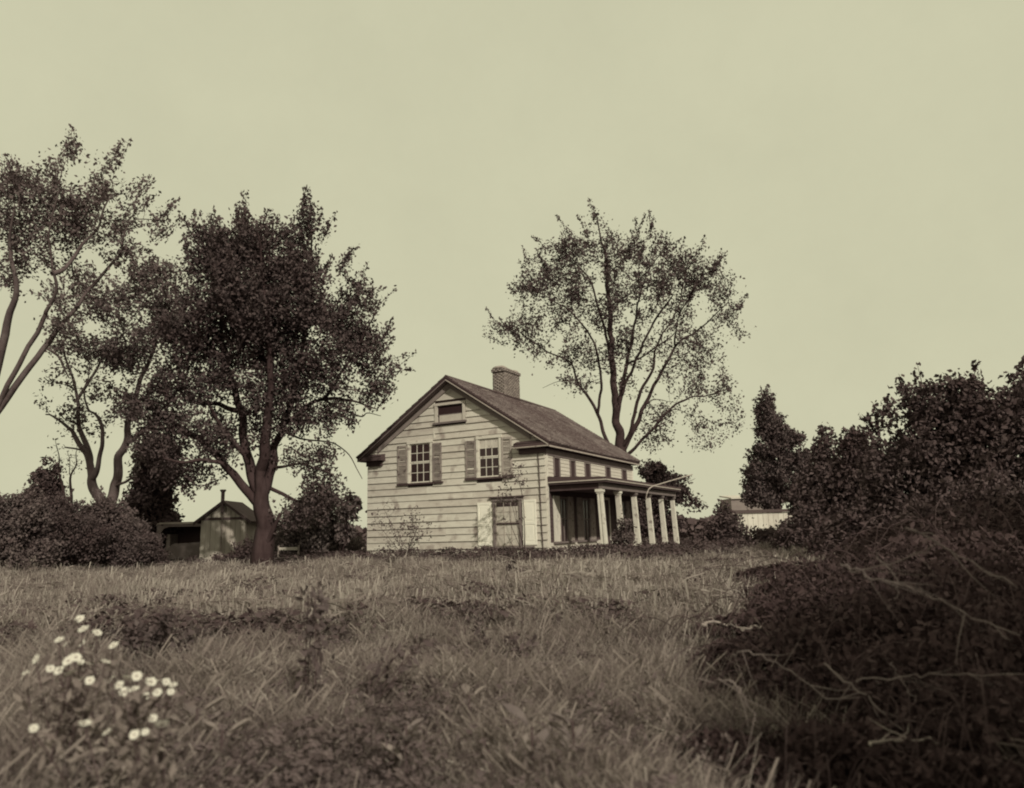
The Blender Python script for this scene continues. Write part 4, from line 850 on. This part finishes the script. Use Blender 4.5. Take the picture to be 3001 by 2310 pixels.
# ---------------------------------------------------------------- field: distant woods, grass, weeds
def distant():
    n = 42000; az = YAW+rng.uniform(-1.05, 1.05, n); dist = rng.uniform(85, 125, n)
    hgt = np.array([1.5+1.2*noise.noise(Vector((a*9, 1, 0)))+.8*noise.noise(Vector((a*31, 4, 0)))+(1.4*max(0, (a-YAW)) if a > YAW else .2) for a in az])
    x = CAM[0]+np.sin(az)*dist; y = CAM[1]+np.cos(az)*dist; z = GZ+rng.uniform(0, 1, n)**.7*hgt*1.2
    o = link('distant_woods', leaf_mesh('distant_woods', np.stack([x, y, z], 1), .7, aspect=1.2), None, mat('far_leaves', .05, .09, .1, per='leaf')); tag(o, 'low line of far scrub along the horizon', 'woods', kind='stuff')
distant()
def tuft_mesh(name, n, h, wdt, rad, lean, seed=0, heads=False):
    r = np.random.default_rng(seed); V = []; Q = []
    for i in range(n):
        a = r.uniform(0, 2*np.pi); b = np.array([math.cos(a), math.sin(a), 0])*rad*math.sqrt(r.uniform()); H = h*r.uniform(.5, 1.15); a2 = r.uniform(0, 2*np.pi); ld = np.array([math.cos(a2), math.sin(a2), 0])*lean*H*r.uniform(.2, 1.2); sd_ = np.array([-math.sin(a2+1), math.cos(a2+1), 0])*wdt*.5*r.uniform(.7, 1.4)
        k = len(V); V += [b-sd_, b+sd_, b+ld*.35+np.array([0, 0, H*.55])+sd_*.8, b+ld*.35+np.array([0, 0, H*.55])-sd_*.8, b+ld+np.array([0, 0, H])+sd_*(.9 if heads and i % 3 == 0 else .15), b+ld+np.array([0, 0, H])-sd_*(.9 if heads and i % 3 == 0 else .15)]
        Q += [(k, k+1, k+2, k+3), (k+3, k+2, k+4, k+5)]
    return np_mesh(name, V, Q)
def tangle_mesh(name, n, h, wdt, rad, seed):
    r = np.random.default_rng(seed); V = []; Q = []
    for i in range(n):
        a = r.uniform(0, 6.28); c = np.array([math.cos(a)*rad*math.sqrt(r.uniform()), math.sin(a)*rad*math.sqrt(r.uniform()), h*r.uniform(.15, .9)]); d = r.normal(size=3)*np.array([1, 1, 1.3]); d /= np.linalg.norm(d); u = np.cross(d, r.normal(size=3)); u /= np.linalg.norm(u); l = h*r.uniform(.15, .45); w = wdt*r.uniform(.5, 1.2)*.5; b = u*l*r.uniform(-.4, .4)
        k = len(V); V += [c-d*l-u*w, c-d*l+u*w, c+b+u*w, c+b-u*w, c+d*l+u*w*.3, c+d*l-u*w*.3]; Q += [(k, k+1, k+2, k+3), (k+3, k+2, k+4, k+5)]
    V = np.array(V); V[:, 2] = np.maximum(V[:, 2], .01); return np_mesh(name, V, Q)
def weed_mesh(name, n, h, ls, rad, seed=0):
    r = np.random.default_rng(seed); V = []; Q = []
    for i in range(n):
        a = r.uniform(0, 6.28); b = np.array([math.cos(a), math.sin(a), 0])*rad*math.sqrt(r.uniform()); z = h*r.uniform(.1, 1); c = b*(1-.3*z/h)+np.array([0, 0, z]); d = r.normal(size=3); d[2] = abs(d[2])*.6; d /= np.linalg.norm(d); u = np.cross(d, r.normal(size=3)); u /= np.linalg.norm(u); s = ls*r.uniform(.6, 1.3)
        k = len(V); V += [c-d*s*.7, c+u*s*.35, c+d*s*.9, c-u*s*.35]; Q.append((k, k+1, k+2, k+3))
    return np_mesh(name, V, Q)
def scatter_nodes(name, pts, scales, rots, idx, sources, mats_, kind_label, cat):
    """a point mesh whose points become instances of the source tufts"""
    me = bpy.data.meshes.new(name); me.vertices.add(len(pts)); me.vertices.foreach_set('co', np.asarray(pts, np.float32).ravel()); me.update()
    for nm, arr, tp in (('tuft_scale', scales, 'FLOAT'), ('tuft_turn', rots, 'FLOAT'), ('tuft_kind', idx, 'INT')):
        at_ = me.attributes.new(nm, tp, 'POINT'); at_.data.foreach_set('value', np.asarray(arr, np.int32 if tp == 'INT' else np.float32))
    o = bpy.data.objects.new(name, me); COL.objects.link(o); tag(o, kind_label, cat, kind='stuff')
    src = bpy.data.collections.new(name+'_sources')
    for i, m_ in enumerate(sources):
        m_.materials.append(mats_[i]); so_ = bpy.data.objects.new('%s_%02d' % (name, i), m_); src.objects.link(so_)
    g = bpy.data.node_groups.new(name, 'GeometryNodeTree'); g.interface.new_socket('Geometry', in_out='INPUT', socket_type='NodeSocketGeometry'); g.interface.new_socket('Geometry', in_out='OUTPUT', socket_type='NodeSocketGeometry')
    N = g.nodes; L = g.links; gi = N.new('NodeGroupInput'); go = N.new('NodeGroupOutput'); ci = N.new('GeometryNodeCollectionInfo'); ci.inputs['Collection'].default_value = src; ci.inputs['Separate Children'].default_value = True; ci.inputs['Reset Children'].default_value = True
    ip = N.new('GeometryNodeInstanceOnPoints'); ip.inputs['Pick Instance'].default_value = True
    def attr(nm, tp):
        a = N.new('GeometryNodeInputNamedAttribute'); a.data_type = tp; a.inputs['Name'].default_value = nm; return a.outputs['Attribute']
    cx = N.new('ShaderNodeCombineXYZ'); L.new(attr('tuft_turn', 'FLOAT'), cx.inputs['Z']); er = N.new('FunctionNodeEulerToRotation'); L.new(cx.outputs[0], er.inputs[0])
    L.new(gi.outputs[0], ip.inputs['Points']); L.new(ci.outputs[0], ip.inputs['Instance']); L.new(attr('tuft_kind', 'INT'), ip.inputs['Instance Index']); L.new(er.outputs[0], ip.inputs['Rotation']); L.new(attr('tuft_scale', 'FLOAT'), ip.inputs['Scale']); L.new(ip.outputs[0], go.inputs[0])
    md = o.modifiers.new('scatter', 'NODES'); md.node_group = g; return o
def wedge_points(n, d0, d1, power, half=.80):
    u = rng.uniform(0, 1, n); d = d0*(d1/d0)**(u**power); a = YAW+rng.uniform(-half, half, n); return CAM[0]+np.sin(a)*d, CAM[1]+np.cos(a)*d, d
def clear(x, y):
    inh = (x > -W-.1) & (x < .1) & (y > -.1) & (y < LH+.1); inp = (x >= 0) & (x < PD-.1) & (y > 0) & (y < L2)
    return ~(inh | inp)
G_mat = mat('meadow_grass', .075, .28, 1.3, per='leaf', translucent=.25, contrast=(.35, .66)); W_mat = mat('meadow_weeds', .04, .12, 1.0, per='leaf', translucent=.2)
D_mat = mat('dry_straw', .2, .42, 1.0, per='leaf', translucent=.25)
x, y, d = wedge_points(60000, 2.0, 60, .85); ok = clear(x, y) & ~in_thicket(x, y); x, y, d = x[ok], y[ok], d[ok]
Z = np.array([gz(a, b) for a, b in zip(x, y)]); nn = np.array([noise.noise(Vector((a*.35, b*.35, 9))) for a, b in zip(x, y)]); n2 = np.array([noise.noise(Vector((a*1.3, b*1.3, 3))) for a, b in zip(x, y)])
far = np.clip((d-8)/14, 0, 1)
sc = (1+.55*n2+.35*nn)*rng.uniform(.55, 1.25, len(x)); pu = rng.uniform(0, 1, len(x)); straw = pu < np.where(d < 5.5, .0, np.where(d < 9, .2, np.where(d < 18, .5, .22)))+.25*nn
near_ = np.where(straw, 2, rng.integers(0, 2, len(x))); farr = np.where(straw, 5, rng.integers(3, 5, len(x))); tg = rng.uniform(0, 1, len(x)) < .42; near_ = np.where(tg, np.where(rng.uniform(0, 1, len(x)) < .3, 8, 6), near_); farr = np.where(tg, np.where(rng.uniform(0, 1, len(x)) < .45, 9, 7), farr); kd = np.where(d < 9, near_, farr)
keep = (n2+.6*rng.uniform(-1, 1, len(x)) > -.42) & ~((x > -24) & (x < 6) & (rng.uniform(0, 1, len(x)) < .7*np.clip((y+5+1.5*nn)/3, 0, 1))); sc = np.where(d < 4, sc*(.55+.45*np.clip((d-2)/2, 0, 1)), sc); x, y, d, Z, sc, kd = x[keep], y[keep], d[keep], Z[keep], sc[keep], kd[keep]
srcs = [tuft_mesh('t', 34, .36, .006, .13, .55, s) for s in range(2)]+[tuft_mesh('t', 26, .42, .005, .14, .5, 5, True)]+[tuft_mesh('t', 46, .42, .013, .34, .42, s+10, s == 2) for s in range(3)]+[tangle_mesh('t', 46, .36, .007, .16, 31), tangle_mesh('t', 60, .40, .016, .36, 32), tangle_mesh('t', 46, .36, .005, .16, 33), tangle_mesh('t', 50, .44, .014, .36, 34)]
scatter_nodes('meadow_grass', np.stack([x, y, Z-.02], 1), sc, rng.uniform(0, 6.28, len(x)), kd, srcs, [G_mat, G_mat, D_mat, G_mat, G_mat, D_mat, G_mat, G_mat, D_mat, D_mat], 'tall dry unmown meadow grass in front of the house', 'grass')
# weeds in patches
x, y, d = wedge_points(44000, 2.0, 40, .85); ok = clear(x, y) & ~in_thicket(x, y); x, y, d = x[ok], y[ok], d[ok]
nn = np.array([noise.noise(Vector((a*.45, b*.45, 19)))+.5*noise.noise(Vector((a*1.1, b*1.1, 6))) for a, b in zip(x, y)])
nearh = ((x > -24) & (x < 6)) & (rng.uniform(0, 1, len(x)) < np.where(y > -1.6, .95, .7*np.clip((y+5+1.5*nn)/3, 0, 1)))
ok = (rng.uniform(0, 1, len(x)) < np.where(d < 9, .42, .5)*np.clip((nn-.1)/.5, 0, 1)) | nearh | (rng.uniform(0, 1, len(x)) < np.where(d < 4.5, .12, .05)); x, y, d, nn, nearh = x[ok], y[ok], d[ok], nn[ok], nearh[ok]
Z = np.array([gz(a, b) for a, b in zip(x, y)]); kd = np.where(d < 8, rng.integers(0, 2, len(x)), rng.integers(2, 4, len(x)))
scw = rng.uniform(.5, 1.15, len(x))*np.where(nearh, np.where(y > -1.6, 1.25, 1.15), .85)
scatter_nodes('meadow_weeds', np.stack([x, y, Z], 1), scw, rng.uniform(0, 6.28, len(x)), kd, [weed_mesh('w', 60, .40, .026, .12, 1), weed_mesh('w', 60, .46, .03, .13, 2), weed_mesh('w', 90, .48, .06, .32, 3), weed_mesh('w', 70, .56, .06, .3, 4)], [W_mat, L_shrub, W_mat, L_dark], 'dark leafy weeds growing in patches through the grass', 'weeds')

# ---------------------------------------------------------------- foreground plants
M_stem = mat('green_stem', .04, .08, 5, per='none'); M_petal = mat('daisy_petals', .6, .75, 8, translucent=.2); M_eye = mat('daisy_eye', .2, .35, 20)
def flower_mesh():
    mb = MB(); n = 15
    for i in range(n):
        a = 2*math.pi*i/n; r = random.Random(i); L_ = 1*r.uniform(.85, 1.05); w = .17; dz = r.uniform(-.1, .12); ca, sa = math.cos(a), math.sin(a)
        def q(l, s, z): return (ca*l-sa*s, sa*l+ca*s, z)
        mb.add([q(.2, -w*.5, 0), q(.2, w*.5, 0), q(.75, w, .05+dz), q(L_, 0, dz), q(.75, -w, .05+dz)], [(0, 1, 2, 3, 4)])
    return mb.mesh('flower', M_petal)
FM = flower_mesh()
bm = bmesh.new(); bmesh.ops.create_icosphere(bm, subdivisions=2, radius=.26); bmesh.ops.scale(bm, vec=(1, 1, .45), verts=bm.verts); EM = bpy.data.meshes.new('flower_centre'); bm.to_mesh(EM); bm.free(); EM.materials.append(M_eye)
kd_ = .3688
def dz_(pts): return [(120+a*kd_, 1600+b*kd_) for a, b in pts]
DA = [('daisy clump at the left with the highest blooms', 3.3, (260, 2150), dz_([(315, 580), (345, 660), (440, 690), (315, 770), (400, 800), (580, 790), (145, 745), (190, 780)])),
      ('daisy clump lower left with a dense row of white blooms', 3.0, (190, 2230), dz_([(240, 890), (285, 885), (215, 915), (320, 925), (370, 935), (75, 975), (150, 990), (245, 1010), (265, 1085), (310, 1075), (330, 1060), (385, 1070), (520, 920), (-40, 900), (-120, 1010)])),
      ('daisy clump right of the dense row', 2.9, (420, 2240), dz_([(690, 1050), (760, 1035), (870, 1080), (915, 1070), (990, 1080), (1045, 1105), (1030, 1160), (750, 1135), (665, 1160), (755, 1205), (840, 1195), (865, 1220), (930, 1165), (625, 1105), (555, 1060)])),
      ('few daisies at the bottom left corner', 2.5, (330, 2330), dz_([(355, 1410), (525, 1480), (890, 1370), (968, 1415), (735, 1500), (825, 1480), (-60, 1450)]))]
for lb, d, base, pts in DA:
    b0 = at(base[0], base[1], d); b0[2] = gz(b0[0], b0[1]); root = empty('daisy_plant', tuple(b0), 0, lb, 'daisies', 'daisy clumps at the lower left'); inv = Matrix.Translation(-Vector(b0)); st = MB(); LC = []
    for (px, py) in pts:
        p = at(px+rng.uniform(-3, 3), py, d+rng.uniform(-.18, .18)); r = .022*rng.uniform(.65, 1.2); foot = b0+np.array([rng.uniform(-.12, .12), rng.uniform(-.12, .12), 0]); mid = foot*.45+p*.55+np.array([0, 0, .06]); P = smooth_path([foot, mid, p-np.array([0, 0, .008])], 4)
        st.tube([tuple(q) for q in P], [.0028]*len(P), 4)
        for t in rng.uniform(0.1, .97, 42): LC.append(P[int(t*(len(P)-1))]+rng.normal(size=3)*.035)
        nv = Vector((rng.normal()*.45+.15, rng.normal()*.45-.45, .8)).normalized(); f = link('flower', FM, root); f.matrix_parent_inverse = inv
        f.location = Vector(p); f.rotation_euler = nv.to_track_quat('Z', 'Y').to_euler(); f.scale = (r, r, r)
        e = link('flower_centre', EM, f); e.location = (0, 0, .06)
    o = st.build('stems', M_stem, root); o.matrix_parent_inverse = inv; tag(o, kind='stuff')
    o = link('leaves', leaf_mesh('leaves', np.array(LC), .02, aspect=2.8), root, G_mat); o.matrix_parent_inverse = inv; tag(o, kind='stuff')
# tall dark weeds
def stalk(lb, d, base, top, spread_, n, m=M_stem, leaf=.03, nl=200, w=.006):
    b0 = at(*base, d); b0[2] = gz(b0[0], b0[1]); root = empty('weed_stalk', tuple(b0), 0, lb, 'weed'); inv = Matrix.Translation(-Vector(b0)); mb = MB(); LC = []
    for i in range(n):
        t = at(top[0]+rng.uniform(-1, 1)*spread_, top[1]+rng.uniform(0, 1)*spread_, d+rng.uniform(-.2, .2)); mid = b0*.5+t*.5+rng.normal(size=3)*.02; P = smooth_path([b0, mid, t], 5); mb.tube([tuple(q) for q in P], [w*(1-.6*j/len(P)) for j in range(len(P))], 5)
        for q in P[3:]: LC += [q+rng.normal(size=3)*.03 for _ in range(nl//(n*len(P))+1)]
    o = mb.build('stem', m, root); o.matrix_parent_inverse = inv
    o = link('leaves', leaf_mesh('leaves', np.array(LC), leaf, aspect=2.2), root, W_mat); o.matrix_parent_inverse = inv; tag(o, kind='stuff')
stalk('tall dark upright weed in the middle foreground, left of centre', 4.4, (915, 2150), (925, 1730), 30, 4, nl=260, leaf=.03)
stalk('slanting wiry weed leaning right from the same spot as the tall one', 4.3, (940, 2160), (1180, 1880), 60, 4, nl=150)
stalk('dark weed thicket left of the tall weed, behind the daisies', 5.5, (430, 2000), (450, 1800), 120, 9, nl=1300, leaf=.035)
stalk('dark leafy weed clump in the meadow below the gable window', 14, (1480, 1740), (1480, 1650), 60, 9, nl=1200, leaf=.06, w=.008)
stalk('dark leafy weed clump right of centre in the foreground', 6.0, (1500, 1960), (1480, 1840), 90, 8, nl=700, leaf=.03)
# broad leaved rosettes
M_broad = mat('broad_leaf', .12, .26, 5, translucent=.25)
def rosette(lb, px, py, z, n, size, seed):
    b0 = atz(px, py, z); b0[2] = gz(b0[0], b0[1]); r = random.Random(seed); root = empty('broadleaf_weed', tuple(b0), 0, lb, 'plant', 'broad-leaved weeds in the near grass')
    for i in range(n):
        a = 6.283*i/n+r.uniform(-.4, .4); el = r.uniform(.5, 1.2); mb = MB(); Ls = size*r.uniform(.7, 1.2); st = r.uniform(.26, .44); V = []
        for k, (l, w) in enumerate(((0, .02), (.25, .2), (.5, .28), (.8, .18), (1, .01))):
            rr = l*Ls*math.cos(el*.6); zz = st+l*Ls*math.sin(el)*(1-.35*l)
            for s in (-1, 0, 1): V.append((math.cos(a)*(rr+.02)-math.sin(a)*s*w*Ls, math.sin(a)*(rr+.02)+math.cos(a)*s*w*Ls, zz+abs(s)*.02))
        mb.add(V, [(3*k+j, 3*k+j+1, 3*k+j+4, 3*k+j+3) for k in range(4) for j in range(2)])
        mb.build('leaf', M_broad, root)
    MB().tube([(0, 0, -.02), (0, 0, .44)], .006, 5).build('stem', M_stem, root)
rosette('pale broad-leaved weed at the bottom, right of the daisies', 575, 2130, -.15, 7, .13, 1)
rosette('broad-leaved weed with pointed leaves at the bottom centre', 1560, 2180, -.15, 6, .14, 2)
rosette('broad-leaved weed at the bottom edge left of centre', 1190, 2170, -.15, 6, .11, 3)
rosette('small pale broad-leaved weed between the daisies and the tall weed', 650, 2190, -.15, 5, .10, 4)
rosette('broad-leaved weed at the bottom, near the low brambles', 1680, 2160, -.15, 6, .11, 5)
rosette('lone broad-leaved weed above the bottom edge right of centre', 1375, 2070, -.15, 5, .10, 6)
